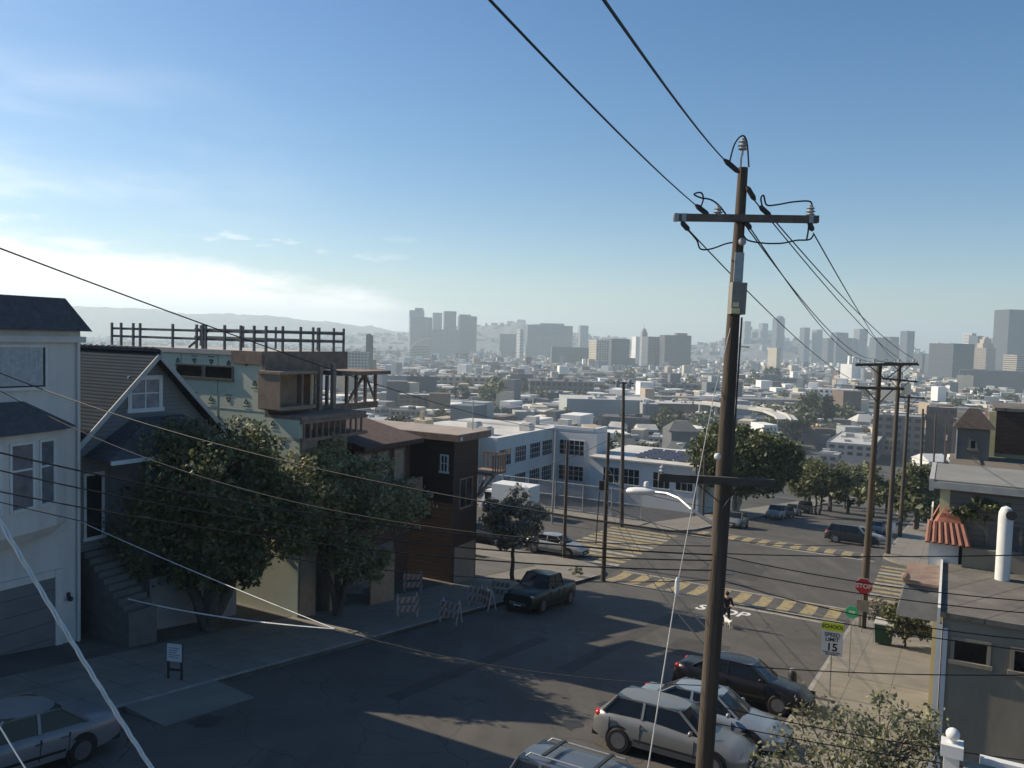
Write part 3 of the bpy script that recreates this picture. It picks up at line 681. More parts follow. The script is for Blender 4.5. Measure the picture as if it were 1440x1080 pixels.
# chain link fence
m = bpy.data.materials.new('chain_link'); m.use_nodes = True; nt = m.node_tree
tr = nt.nodes.new('ShaderNodeBsdfTransparent'); ms = nt.nodes.new('ShaderNodeMixShader')
nt.nodes['Principled BSDF'].inputs['Base Color'].default_value = (.25, .26, .27, 1)
wv = nt.nodes.new('ShaderNodeTexNoise'); wv.inputs['Scale'].default_value = 1.2
mrr = nt.nodes.new('ShaderNodeMapRange'); mrr.inputs[3].default_value = .62; mrr.inputs[4].default_value = .8
tcc = nt.nodes.new('ShaderNodeTexCoord'); nt.links.new(tcc.outputs['Object'], wv.inputs['Vector']); nt.links.new(wv.outputs['Fac'], mrr.inputs[0])
nt.links.new(mrr.outputs[0], ms.inputs[0]); nt.links.new(nt.nodes['Principled BSDF'].outputs[0], ms.inputs[1]); nt.links.new(tr.outputs[0], ms.inputs[2]); nt.links.new(ms.outputs[0], nt.nodes['Material Output'].inputs[0])
h = House('chain_link_fence', 'tall chain-link fence along the far sidewalk of the school yard', 'fence', 71.8, -45)
g = G(71.8)
h.part('mesh_panel', m, lambda b: b.box(-70, -25, 71.79, 71.81, g + .15, g + 2.9))
h.part('rail', M_steel, lambda b: [b.tube([(-70, 71.76, g + z), (-25, 71.76, g + z)], .035) for z in (.3, 1.6, 2.9)])
for k in range(16):
    h.part('fence_post', M_steel, lambda b: b.tube([(-70 + 3 * k, 71.74, g), (-70 + 3 * k, 71.74, g + 3.0)], .045))
# ------------------------------------------------------------------ right-hand houses
M_r1 = mat('taupe_stucco', (.24, .21, .16), .9, .2, .9, bump=.15, stretch=(1, 1, .3))
M_rroof = joints(mat('grey_roll_roof', (.125, .115, .1), .95, .4, .8, bump=.3), 40, 1.0, (.07, .065, .06), .05)
h = House('flat_roofed_house', 'taupe house with low flat roof, white corner trim and round vent pipe', 'house', 25, 0)
g = h.o[2]
h.part('wall', M_r1, lambda b: b.box(.12, 11, 25, 31, g - .6, -7.3))
h.part('roof', M_rroof, lambda b: b.box(.05, 11, 24.9, 30.95, -7.299, -7.16))
h.part('fascia', M_white, lambda b: (b.box(-.02, .05, 24.9, 31, -7.5, -7.05), b.box(-.02, .11, 24.9, 25.06, g, -7.5), b.box(.14, .26, 24.92, 24.998, g, -7.6)))
h.part('roof_parapet', M_r1, lambda b: b.box(.6, 11, 30.6, 30.94, -7.159, -6.5))
h.window_u(25, .35, 1.3, -8.5, -7.8, cols=1, frame=M_r1, pane=M_gdark)
h.window_u(25, 1.75, 2.7, -8.5, -7.8, cols=1, frame=M_r1, pane=M_gdark)
vp = h.part('vent_pipe', M_white, lambda b: b.lathe([(.21, -7.16), (.21, -5.15), (.2, -5.0), (.14, -4.86), (0.02, -4.8)], (1.72, 29.6, 0), 18), smooth=40)
h.part('vent_mouth', M_dark, lambda b: b.lathe([(.15, -.06), (.15, .0)], (1.85, 29.42, -5.05), 14, 'Y'), vp)
h.part('bay_roof', mat('slate_roof', (.10, .105, .11), .8, .2, 2, bump=.2), lambda b: b.hexa([(-1.15, 27.2, -8.15), (-.03, 27.2, -8.15), (-.03, 30.7, -8.15), (-1.15, 30.7, -8.15)], [(-.95, 27.8, -7.25), (-.03, 27.8, -7.25), (-.03, 30.3, -7.25), (-.95, 30.3, -7.25)]))
h.part('bay_cap', M_brownwood, lambda b: (b.box(-1.0, -.03, 27.7, 30.35, -7.249, -7.17), b.ball((-.95, 27.75, -7.05), .14)))
h.part('bay', M_r1, lambda b: b.prism([(-.8, 28.4), (-.03, 27.9), (-.03, 30.6), (-.8, 30.2)], -8.35, -8.151))
h = House('red_tile_house', 'grey-sided house with red tile bay roof and pale yellow front edge', 'house', 34, 0)
g = h.o[2]
M_r2 = band_mat('dark_grey_siding', (.15, .13, .105), (.07, .067, .06), 'Z', .2, .08)
h.part('wall', M_r2, lambda b: b.box(.15, 12, 31.1, 35.5, g - .6, -4.5))
h.part('front_wall', mat('pale_yellow', (.56, .50, .28), .8, .1, 1), lambda b: b.box(-.15, .149, 31.1, 35.5, g - .6, -4.5))
h.part('roof', mat('grey_membrane', (.2, .2, .185), .9, .15, .8), lambda b: b.box(-.35, 12, 30.95, 35.6, -4.499, -4.36))
h.part('cornice', mat('worn_white', (.36, .355, .33), .7, .2, 2), lambda b: (b.box(-.5, -.351, 30.9, 35.6, -4.75, -4.34), b.box(-.35, 12, 30.9, 30.949, -4.66, -4.42)))
h.window_u(31.1, 1.25, 2.3, -7.0, -5.6, cols=1, frame=MATS['dark_grey_siding'], pane=mat('dull_pane', (.09, .09, .095), .3, .3, 2))
h.window_v(-.4, 32.0, 33.2, -6.6, -5.5, cols=1)
M_red = band_mat('red_clay_tile', (.30, .12, .08), (.16, .06, .04), 'Y', .28, .25, bump=1)
h.part('tile_roof', M_red, lambda b: b.hexa([(-.5, 30.5, -6.4), (.78, 30.62, -6.4), (.148, 33.9, -6.4), (-.5, 33.9, -6.4)], [(.02, 31.098, -5.3), (.35, 31.098, -5.3), (.148, 33.4, -5.2), (.02, 33.4, -5.2)]))
h.part('roof_tile_row', mat('clay_tile_round', (.26, .115, .08), .8, .2, 4), lambda b: [b.tube([(.76 - .2 * k, 30.46, -6.44), (.56 - .16 * k, 30.86, -5.8)], .085, 7) for k in range(7)])
h.part('bay', M_white, lambda b: b.prism([(-.4, 30.75), (.5, 30.85), (.5, 31.098), (-.151, 31.098), (-.151, 33.7), (-.4, 33.6)], -7.3, -6.401))
h = House('turret_house', 'house with small grey turret under a dark pointed roof behind the vines', 'house', 41.5, 0)
g = h.o[2]
h.part('wall', M_r2, lambda b: b.box(.1, 10, 36, 43, g - .6, -4.75))
h.part('parapet', M_white, lambda b: b.box(0, 10, 35.9, 35.999, -4.95, -4.6))
h.part('turret', mat('pale_grey_board', (.15, .145, .13), .85, .12, 1.5), lambda b: b.box(.35, 1.6, 41, 42.6, -4.749, -3.35))
h.part('turret_roof', mat('turret_shingle', (.05, .042, .038), .95, .3, 5, bump=.4), lambda b: b.hexa([(.15, 40.8, -3.349), (1.8, 40.8, -3.349), (1.8, 42.8, -3.349), (.15, 42.8, -3.349)], [(.75, 41.7, -2.5), (1.15, 41.7, -2.5), (1.15, 41.9, -2.5), (.75, 41.9, -2.5)]))
h.window_u(41, .8, 1.15, -4.3, -3.8, cols=1, frame=MATS['pale_grey_board'])
h.part('corner_trim', M_white, lambda b: (b.box(.3, .349, 40.95, 41.05, -4.74, -3.36)))
h.part('roof_rail', M_brownwood, lambda b: [b.box(-.1, -.04, 39.2 + k * .9, 39.26 + k * .9, -4.75, -3.8) for k in range(4)] + [b.box(-.1, -.04, 39.2, 42, -3.86, -3.8)])
h = House('yellow_house', 'pale yellow house with a tall dark brown shingled side wall', 'house', 45, 2)
g = h.o[2]
h.part('wall', mat('dull_yellow', (.42, .38, .24), .85, .1, 1), lambda b: b.box(1.75, 13, 43.5, 48, g - .6, -4.6))
h.part('shingle_wall', band_mat('brown_shingle_wall', (.065, .045, .035), (.03, .02, .016), 'Z', .2, .1), lambda b: b.box(1.9, 13, 43.4, 48, -4.599, -2.65))
h.part('front_trim', MATS['pale_yellow'], lambda b: (b.box(1.6, 1.9, 43.4, 43.6, -5.6, -2.7), b.box(1.55, 1.75, 43.5, 48, -4.75, -4.6)))
h.part('roof', M_rroof, lambda b: b.box(1.8, 13, 43.3, 48.1, -2.649, -2.5))
# porch with a ball-topped post
p = at(1363, 1050, 9.0); pu, pv = uv(p.x, p.y)
h = House('porch', 'tan flat porch roof with a curb at the lower frame edge', 'porch', pu, pv)
g = h.o[2]; zt = at(1380, 1052, 9.3).z
h.part('wall', mat('tan_stucco_wall', (.25, .215, .16), .9, .12, 1), lambda b: b.box(pv - .05, pv + 6, pu - 5, pu + .1, g - .5, zt - .15))
h.part('roof', mat('sandy_roof', (.27, .22, .165), .9, .3, 2.5), lambda b: b.box(pv - .05, pv + 6, pu - 5, pu + .1, zt - .149, zt - .05))
h.part('coping', M_white, lambda b: b.box(pv + .12, pv + 6, pu + .1, pu + .2, zt - .2, zt + .02))
h = House('gate_post', 'white square post topped by a ball at the porch corner', 'post', pu + .02, pv - .17, zt - 1.5)
pc = (pv - .17, pu + .02)
h.part('shaft', M_white, lambda b: b.box(pc[0] - .08, pc[0] + .08, pc[1] - .08, pc[1] + .08, zt - 6, zt + .02))
h.part('cap', M_white, lambda b: b.box(pc[0] - .115, pc[0] + .115, pc[1] - .115, pc[1] + .115, zt + .02, zt + .16))
h.part('finial', M_white, lambda b: (b.lathe([(.05, zt + .16), (.035, zt + .19)], (*pc, 0), 12), b.ball((*pc, zt + .255), .075, n=16)), smooth=60)
# ------------------------------------------------------------------ main pole
PYD = 13.5
def P(px, py, dy=0): return at(px, py, PYD + dy)
topP = P(1045, 236); lowP = P(990, 1080)
dirP = (lowP - topP); s_ = (gz(lowP.x, lowP.y) - topP.z) / dirP.z; baseP = topP + dirP * s_
def on_pole(py):
    t = (py - 236) / (1080 - 236); return topP + dirP * t
mp_ = thing('utility_pole', 'tall leaning wooden utility pole close by with crossarms, insulators and streetlight arm', 'utility pole', baseP)
def mpb(name, m, fn, parent=None, smooth=None):
    b = MB(baseP); fn(b); return b.build(name, m, parent or mp_, smooth)
mpb('shaft', M_wood, lambda b: b.tube([topP.lerp(baseP, k / 12) for k in range(13)], [.08, .09, .103, .115, .122, .127, .13, .134, .138, .142, .146, .15, .155], 18), smooth=50)
cF = Vector((0, -.17, 0))
armL, armR = P(946, 307) + cF * .6, P(1147, 310) + cF * .6
mpb('crossarm', M_arm, lambda b: b.bar(armL, armR, .115, .115))
mpb('arm_band', M_steel, lambda b: [b.bar(armL.lerp(armR, t), armL.lerp(armR, t + .03), .125, .125) for t in (.0, .05, .93)])
def insul(name, px, py, up=True, sc=1.0, dy=-.1):
    c = P(px, py, dy)
    prof = [(.012, -.16), (.012, -.09), (.05, -.085), (.075, -.07), (.045, -.055), (.045, -.035), (.08, -.02), (.05, -.002), (.045, .02), (.07, .035), (.04, .055), (.04, .08), (.02, .095)]
    mpb(name, M_porc, lambda b: b.lathe([(r * sc, z * sc) for r, z in prof], c, 14), smooth=50)
insul('insulator', 1010, 297); insul('insulator', 1140, 296); insul('insulator', 1045, 203, sc=1.1, dy=0)
mpb('top_pin', M_steel, lambda b: b.tube([P(1041, 240), P(1042, 222), P(1044, 214)], .02))
for a, c in (((1018, 224), (1040, 243)), ((978, 288), (997, 303)), ((958, 312), (969, 324)), ((1050, 262), (1062, 282)), ((1068, 290), (1084, 304)), ((1048, 312), (1056, 322)), ((1138, 312), (1143, 325))):
    mpb('strain_insulator', M_dark, lambda b: b.tube([P(*a, -.12), P(a[0] * .8 + c[0] * .2, a[1] * .8 + c[1] * .2, -.12), P(a[0] * .2 + c[0] * .8, a[1] * .2 + c[1] * .8, -.12), P(*c, -.12)], [.02, .045, .045, .02], 8))
def jump(pts, r=.014):
    q = [P(x, y, -.12) for x, y in pts]
    # Catmull-Rom
    out = []
    for i in range(len(q) - 1):
        p0, p1, p2, p3 = q[max(i - 1, 0)], q[i], q[i + 1], q[min(i + 2, len(q) - 1)]
        for k in range(5):
            t = k / 5
            out.append(.5 * ((2 * p1) + (p2 - p0) * t + (2 * p0 - 5 * p1 + 4 * p2 - p3) * t * t + (3 * p1 - p0 - 3 * p2 + p3) * t ** 3))
    out.append(q[-1])
    mpb('jumper_wire', M_black, lambda b: b.tube(out, r, 6))
jump([(1026, 228), (1032, 205), (1040, 193), (1047, 192), (1051, 205), (1053, 235)])
jump([(985, 292), (989, 280), (986, 271), (976, 273), (985, 278), (1000, 281), (1012, 290), (1024, 306)])
jump([(1074, 298), (1070, 280), (1074, 275), (1078, 288), (1092, 288), (1115, 284), (1138, 283), (1142, 290)])
jump([(968, 324), (980, 338), (985, 350), (1000, 350), (1020, 343), (1030, 341)])
jump([(1045, 330), (1052, 338), (1075, 342), (1100, 342), (1120, 338), (1138, 337), (1144, 330)])
jump([(1138, 312), (1136, 328), (1134, 338)])
mpb('relay', M_porc, lambda b: b.ball(P(1044, 340, -.2), .065, n=12))
mpb('pole_sleeve', M_steel, lambda b: b.bar(on_pole(352) + cF * .75, on_pole(392) + cF * .8, .15, .03, (0, 1, 0)))
eb = mpb('equipment_box', mat('grey_box_paint', (.2, .19, .17), .7, .2, 5), lambda b: b.bar(on_pole(393) + Vector((.015, -.1, 0)), on_pole(436) + Vector((.015, -.1, 0)), .24, .24, (0, 1, 0)))
for y0, y1, w_ in ((420, 426, .10), (428, 435, .14)):
    mpb('number_tag', mat('yellow_tag', (.62, .55, .3), .6, .15, 20), lambda b: b.bar(on_pole(y0) + Vector((-.035, -.226, 0)), on_pole(y1) + Vector((-.035, -.226, 0)), w_, .008, (0, 1, 0)), eb)
mpb('lower_crossarm', mat('old_crossarm', (.06, .055, .048), .9, .3, 5, bump=.4), lambda b: b.bar(P(926, 671, -.2), P(1089, 680, -.2), .1, .13))
mpb('arm_brace', M_dark, lambda b: (b.bar(P(975, 676, -.16), on_pole(700) + cF, .03, .02), b.bar(P(1040, 680, -.16), on_pole(702) + cF, .03, .02)))
mpb('wire_bracket', M_white, lambda b: b.ball(P(1009, 642, -.2), .06, n=10))
mpb('pin_insulator', M_porc, lambda b: b.lathe([(.02, -.1), (.02, 0), (.06, .02), (.03, .05), (.05, .08), (.01, .12)], P(931, 664, -.2), 10))
mpb('step_bolt', M_steel, lambda b: [b.tube([on_pole(y) + Vector((.15 * s, 0, 0)), on_pole(y) + Vector((.3 * s, 0, 0))], .01) for y, s in ((480, 1), (540, -1), (800, 1), (860, -1), (920, 1), (985, -1), (1040, 1))])
mpb('riser_cable', M_dark, lambda b: b.tube([on_pole(y) + Vector((.1, -.15, 0)) for y in (440, 560, 700, 850, 1000, 1200)], .016))
la = mpb('lamp_arm', M_steel, lambda b: b.tube([on_pole(735), P(972, 716, .3), P(955, 701, .6), P(938, 694, .9), P(920, 692, 1.1)], .03, 8))
bb = MB(); bb.lathe([(.02, 0), (.07, .05), (.11, .2), (.12, .42), (.09, .56), (.03, .6)], (0, 0, 0), 12, 'X'); lh = bb.build('lamp_head', M_white, la, 50)
a_, c_ = P(926, 692, 1.1), P(884, 690, 1.3)
lh.location = a_ - baseP; lh.rotation_euler = (c_ - a_).to_track_quat('X', 'Z').to_euler(); lh.scale = (1, 1, .62)
mpb('photocell', M_white, lambda b: b.lathe([(.05, 0), (.05, .06), (.03, .09)], P(909, 684, 1.2), 10), la)
# ------------------------------------------------------------------ the other poles
def pole(px, pyb, tx, ty, label, r0=.2, r1=.13, arms=(), name='utility_pole', m=M_wood, extra=None, group='poles round the intersection'):
    bs = hit(px, pyb); tp = at(tx, ty, bs.y)
    e = thing(name, label, 'utility pole', bs, 0, group)
    b = MB(bs); b.tube([bs - Vector((0, 0, .3))] + [bs.lerp(tp, k / 6) for k in range(7)], [r0] + [r0 + (r1 - r0) * k / 6 for k in range(7)], 12); b.build('shaft', m, e, 50)
    ends = []
    for ax0, ay0, ax1, ay1 in arms:
        a, c = at(ax0, ay0, bs.y - .25), at(ax1, ay1, bs.y - .25)
        b = MB(bs); b.bar(a, c, .13, .15); arm = b.build('crossarm', M_wood, e)
        b = MB(bs)
        for t in (.06, .3, .7, .94):
            q = a.lerp(c, t); b.lathe([(.02, 0), (.02, .12), (.08, .15), (.05, .2), (.08, .24), (.02, .3)], q, 8)
            ends.append(q + Vector((0, 0, .3)))
        b.build('insulator', M_porc, arm)
        mid = (a + c) / 2
        b = MB(bs); b.bar(a.lerp(c, .2), mid - Vector((0, 0, .8)), .05); b.bar(a.lerp(c, .8), mid - Vector((0, 0, .8)), .05); b.build('arm_brace', M_dark, e)
    if extra: extra(e, bs, tp)
    return e, ends, bs, tp
def boxes(e, bs, tp):
    b = MB(bs); q = bs.lerp(tp, .62); b.rbox(q + Vector((-.35, -.25, 0)), .35, .3, .6, 0); b.build('meter_box', M_dark, e)
    b = MB(bs); b.bar(bs.lerp(tp, .25) + Vector((-.55, 0, 0)), bs.lerp(tp, .6) + Vector((-.45, 0, 0)), .06); b.build('conduit', M_dark, e)
def trans(e, bs, tp):
    for dx in (-.55, .5):
        b = MB(bs); b.lathe([(.05, -.5), (.2, -.45), (.2, .1), (.12, .15), (.03, .3)], tp + Vector((dx, -.1, 0)), 10); b.build('transformer', M_porc, e)
    b = MB(bs); b.bar(tp + Vector((-.9, -.1, -.1)), tp + Vector((.9, -.1, -.1)), .12); b.build('crossarm', M_wood, e)
p2 = pole(1212, 887, 1237, 512, 'tall wooden pole beside the stop sign with two long crossarms', .2, .13, [(1203, 513, 1290, 512), (1202, 545, 1271, 547)])
p3 = pole(1248, 781, 1265, 514, 'wooden double-arm pole past the far crosswalk, beyond the stop sign', .22, .15, [(1244, 510, 1292, 513), (1240, 532, 1290, 537)])
p4 = pole(1265, 757, 1278, 555, 'shorter plain wooden pole third in line up the right sidewalk', .22, .14, [(1262, 558, 1300, 560)])
q1 = pole(848, 817, 856, 608, 'wooden pole on the left corner kerb with a meter box and conduit', .16, .1, extra=boxes)
q2 = pole(874, 741, 877, 537, 'dark pole with two transformers on top by the far left crosswalk', .2, .13, extra=trans)
q3 = pole(793, 786, 798, 620, 'slim dark wooden pole at the corner near the parked silver sedan', .14, .1)
q4 = pole(976, 726, 981, 628, 'slim street-light pole left of the big dome-crowned tree', .09, .06, m=M_dark, name='street_lamp')
b = MB(q4[2]); t_ = q4[3]; b.tube([t_, t_ + Vector((-.8, -.2, .25)), t_ + Vector((-1.6, -.3, .3))], .05); am = b.build('lamp_arm', M_steel, q4[0])
b = MB(q4[2]); b.ball(t_ + Vector((-2.0, -.35, .28)), .45, 1, .5, .3); b.build('lamp_head', M_white, am)
q4[0]['category'] = 'street lamp'
q5 = pole(776, 737, 782, 604, 'pale metal flagpole by the school corner', .1, .07, m=M_steel, name='flagpole'); q5[0]['category'] = 'flagpole'
q6 = pole(988, 732, 991, 640, 'dark pole mostly hidden behind the nearest utility pole', .16, .1)
# small far poles down the street
for i, (px, pyb, ty) in enumerate(((1292, 735, 575), (1325, 705, 590), (1310, 720, 582))):
    pole(px, pyb, px + 6, ty, ['far pole down the street, first past the third right-hand pole', 'most distant pole visible by the right-hand house', 'far pole between two other distant poles'][i], .2, .14, group='distant poles down the street')
# ------------------------------------------------------------------ wires
def wire(label, a, c, sag, r=.012, m=M_black, name='overhead_wire', n=28, twist=False, mid=None, group='overhead wires'):
    a = Vector(a); c = Vector(c)
    pts = []
    for k in range(n + 1):
        t = k / n; p = a.lerp(c, t); p.z -= sag * 4 * t * (1 - t); pts.append(p)
    b = MB(a)
    if twist:
        L_ = (c - a).length; nn = int(L_ / .035); q = []
        d = (c - a).normalized(); x = d.cross(Vector((0, 0, 1))).normalized(); y = d.cross(x)
        for ph in (0, 2.09, 4.19):
            q = []
            for k in range(nn + 1):
                t = k / nn; p = a.lerp(c, t); p.z -= sag * 4 * t * (1 - t); an = ph + t * L_ * 2 * PI / .45
                q.append(p + (x * math.cos(an) + y * math.sin(an)) * r * .75)
            b.tube(q, r * .72, 5)
    else: b.tube(pts, r, 5)
    o = b.build(name, m, None, 80); o.location = a
    return tag(o, label, 'wire', group)
M_cablew = mat('white_insulation', (.6, .6, .58), .5, .1, 9)
wire('thick wire from the pole top up over the viewer', P(1018, 224, -.12), at(835, -20, 4.2), .05, .011)
wire('thinner wire from the left half of the top crossarm up over the viewer', P(978, 288, -.12), at(665, -25, 4.5), .05, .0095)
E2, E3 = p2[1], p3[1]
wire('wire from the pole top down to the stop-sign pole', P(1062, 283, -.12), E2[2], .25, .012)
wire('wire from beside the crossarm centre down to the stop-sign pole', P(1084, 304, -.12), E2[3], .3, .012)
wire('wire from the crossarm outer end down to the far double-arm pole', P(1144, 328, -.12), E3[1], .35, .012)
wire('one of two close wires from the crossarm middle down to the stop-sign pole', P(1056, 322, -.12), E2[0], .4, .012)
wire('second of two close wires from the crossarm middle down to the stop-sign pole', P(1052, 322, -.1), E2[1], .55, .012)
wire('wire from the crossarm inner end passing behind the shaft to the stop-sign pole', P(969, 324, -.12), E2[4], .35, .012)
for i in range(4):
    wire('wire linking the stop-sign pole and the double-arm pole, number %s from the left' % ['one', 'two', 'three', 'four'][i], E2[i], E3[i], .2, .015)
wire('long wire sloping from the upper frame edge over the white house to the corner pole', at(-30, 338, 9.5), q1[3], .75, .011)
W = [('dark cable passing the white house bay window tops', (-40, 627), 12, 770, .3, .014),
     ('dark cable passing the middle of the white house bay windows', (-40, 652), 12.2, 778, .35, .012),
     ('dark cable passing the sills of the white house bay windows', (-40, 683), 12.3, 792, .3, .012),
     ('thin cable crossing below the white house bay windows', (-40, 696), 12.1, 806, .45, .008)]
for lb, a, Y, py, sg, r in W: wire(lb + ' to the nearest pole', at(*a, Y), on_pole(py) + Vector((-.12, -.1, 0)), sg, r)
wire('dark cable from the white house top window across the building site to the nearest pole', at(-40, 508, 24), on_pole(748) + Vector((-.1, .1, 0)), .6, .016)
wire('thin cable looping down past the gabled house to the nearest pole', at(-40, 526, 23), on_pole(762) + Vector((-.1, .1, 0)), 1.2, .010)
W = [('cable leaving the nearest pole at crosswalk height toward the vent pipe', 768, (1520, 778), .05), ('cable crossing over the stop sign toward the flat roof edge', 772, (1520, 850), .12),
     ('cable crossing the stop-sign post toward the flat roof house', 790, (1520, 868), .1), ('cable crossing the near crosswalk just under the stop sign', 806, (1520, 905), .18),
     ('cable crossing between street-name sign and speed limit sign', 836, (1520, 925), .05), ('cable crossing the speed limit sign foot', 925, (1520, 948), .08),
     ('cable crossing the pale olive tree crown', 985, (1520, 1078), .1), ('lowest cable crossing the pale olive tree', 1010, (1520, 1100), .06)]
for lb, y, e_, sg in W: wire(lb, on_pole(y) + Vector((.1, -.1, 0)), at(*e_, 11.5), sg, .009)
W = [('cable from the corner pole to the nearest pole, upper', .78, 790), ('cable from the corner pole to the nearest pole, middle', .62, 880), ('cable from the corner pole to the nearest pole, lowest', .55, 905)]
for lb, t, y in W: wire(lb, q1[2].lerp(q1[3], t), on_pole(y) + Vector((-.1, .1, 0)), .5, .013)
wire('long cable from the corner pole to the stop-sign pole low over the intersection', q1[2].lerp(q1[3], .5), p2[2].lerp(p2[3], .33), .9, .02)
wire('long cable from the corner pole to the stop-sign pole high over the intersection', q1[2].lerp(q1[3], .66), p2[2].lerp(p2[3], .42), .6, .02)
wire('thin cable from the corner pole to the school corner', q1[2].lerp(q1[3], .95), at(700, 660, 86), .8, .02)
wire('thick twisted white service cable running past the parked sedan to the lower frame', at(-25, 690, 5.2), at(232, 1110, 5.0), .03, .0105, M_cablew, 'service_cable', twist=True, group='white service cables')
J = at(470, 884, 17)
wire('upper of two thin white cables meeting over the dark street', at(112, 733, 24), J, .05, .011, M_cablew, 'service_cable', group='white service cables')
wire('lower white twisted cable meeting another over the dark street', at(180, 842, 24), J, .12, .013, M_cablew, 'service_cable', twist=True, group='white service cables')
wire('dark continuation cable from the white cable joint to the nearest pole', J, on_pole(960), .25, .009)
wire('short white cable at the lower frame corner over the sedan', at(-10, 1005, 8), at(45, 1095, 7.6), .01, .008, M_cablew, 'service_cable', group='white service cables')
gi = P(952, 825, -1.8)
gw = thing('guy_wire', 'pale guy wire with an egg insulator slanting down left of the nearest pole', 'guy wire', gi)
b = MB(gi); b.tube([on_pole(436), P(1003, 560, -.5), gi], .007, 5); b.tube([gi, at(905, 1120, 9.6)], .009, 5); b.build('cable', mat('pale_strand', (.42, .41, .38), .5, .1, 9), gw)
b = MB(gi); b.lathe([(.012, -.14), (.03, -.1), (.038, 0), (.03, .1), (.012, .14)], gi, 10); b.build('insulator', M_cablew, gw)
# ------------------------------------------------------------------ signs, bin, barricades
face_rot = TH + math.radians(6)
def sgn(name, label, u, v, zo=0):
    return thing(name, label, 'sign', (*xy(u, v), G(u) + .15), face_rot)
s1 = sgn('speed_limit_sign', 'white school speed limit 15 sign with a yellow-green top panel', 27.5, -4.0)
p = hit(1166, 985); s1.location = (p.x, p.y, p.z + .1)
zt = (at(1172, 876, p.y).z - p.z - .1)
b = MB(); b.tube([(0, .03, -.2), (0, .03, zt)], .03, 8); b.build('post', M_steel, s1)
wS = .74; hS = .92
b = MB(); b.box(-wS / 2, wS / 2, -.012, 0, zt - .30 - hS, zt - .31); pn = b.build('panel', mat('sign_white', (.7, .7, .68), .45, .05, 5), s1)
b = MB(); b.box(-wS / 2, wS / 2, -.012, 0, zt - .3, zt); py_ = b.build('top_panel', mat('fluorescent_yellow_green', (.62, .72, .03), .45, .05, 5), s1)
M_ink = mat('sign_black', (.012, .012, .012), .5, .1, 5)
def word(s, size, z, par, m=M_ink, x=0):
    t = text(s, size, m, 'lettering', par); t.rotation_euler = (PI / 2, 0, 0); t.location = (x, -.0155, z); return t
word('SCHOOL', .19, zt - .15, py_); word('SPEED', .2, zt - .45, pn); word('LIMIT', .2, zt - .63, pn); word('15', .40, zt - .92, pn)
word('WHEN CHILDREN', .075, zt - 1.11, pn); word('ARE PRESENT', .075, zt - 1.18, pn)
s2 = sgn('street_name_sign', 'green street-name sign on a thin pole behind the speed limit sign', 30, -2)
p = hit(1193, 957); s2.location = (p.x, p.y, p.z + .1); zt = at(1197, 853, p.y).z - p.z - .1
b = MB(); b.tube([(0, 0, -.2), (0, 0, zt)], .03, 8); b.build('post', M_steel, s2)
M_sgreen = mat('sign_green', (.03, .36, .2), .45, .08, 5)
b = MB(); b.prism([(.26 * math.cos(PI / 8 + k * PI / 4), .26 * math.sin(PI / 8 + k * PI / 4)) for k in range(8)], -.03, -.012); pl = b.build('panel', M_sgreen, s2); pl.rotation_euler = (PI / 2, 0, .1); pl.location = (.0, -.05, zt - .22)
b = MB(); b.box(-.12, .12, -.055, -.048, zt - .26, zt - .16); b.build('symbol', mat('sign_pale_green', (.4, .6, .5), .5), s2)
s3 = sgn('stop_sign', 'red octagonal stop sign in front of the tall corner pole', 44, -4)
p = hit(1211, 893); s3.location = (p.x, p.y, p.z + .1); zc = at(1211, 824, p.y).z - p.z - .1
b = MB(); b.tube([(0, .02, -.2), (0, .02, zc + .35)], .03, 8); b.build('post', M_steel, s3)
octo = lambda r: [(r * math.cos(PI / 8 + k * PI / 4), r * math.sin(PI / 8 + k * PI / 4)) for k in range(8)]
b = MB(); b.prism(octo(.46), 0, .012); rim = b.build('panel_border', M_white, s3); rim.rotation_euler = (PI / 2, 0, 0); rim.location = (0, -.03, zc)
b = MB(); b.prism(octo(.425), 0, .008); pnl = b.build('panel', mat('sign_red', (.5, .03, .035), .45, .08, 5), s3); pnl.rotation_euler = (PI / 2, 0, 0); pnl.location = (0, -.0425, zc)
t = text('STOP', .31, mat('sign_white', (.7, .7, .68)), 'lettering', s3); t.rotation_euler = (PI / 2, 0, 0); t.location = (0, -.055, zc)
b = MB(); b.box(-.3, .3, -.02, 0, zc - 1.35, zc - .75); b.build('lower_plate', mat('tan_plate', (.36, .31, .24), .6, .15, 5), s3)
s4 = sgn('parking_sign', 'small white parking sign on a post by the double-arm pole', 75, -4)
p = hit(1253, 772); s4.location = p; zt = at(1255, 735, p.y).z - p.z
b = MB(); b.tube([(0, .03, -.1), (0, .03, zt)], .035, 8); b.build('post', M_steel, s4)
b = MB(); b.box(-.28, .28, -.012, 0, zt - .75, zt); b.build('panel', mat('sign_white', (.7, .7, .68)), s4)
s5 = sgn('notice_board', 'white notice on a dark two-legged frame on the left sidewalk', 20, -22)
p = hit(246, 962); s5.location = (p.x, p.y, p.z + .12); s5.rotation_euler = (0, 0, -.15); zt = at(248, 905, p.y).z - p.z - .12
b = MB(); [b.box(x - .03, x + .03, -.03, .03, -.1, zt - .02) for x in (-.22, .22)]; b.build('leg', M_dark, s5)
b = MB(); b.box(-.24, .24, -.05, -.031, zt - .55, zt); pn = b.build('panel', mat('notice_white', (.62, .6, .6), .6, .1, 6), s5)
b = MB(); [b.box(-.18, .18 - .06 * (k % 3), -.056, -.05, zt - .14 - .07 * k, zt - .115 - .07 * k) for k in range(5)]; b.build('printed_line', mat('faded_ink', (.25, .2, .2), .7), pn)
b = MB(); b.box(-.22, .22, -.03, .0, zt - .85, zt - .78); b.build('brace', M_dark, s5)
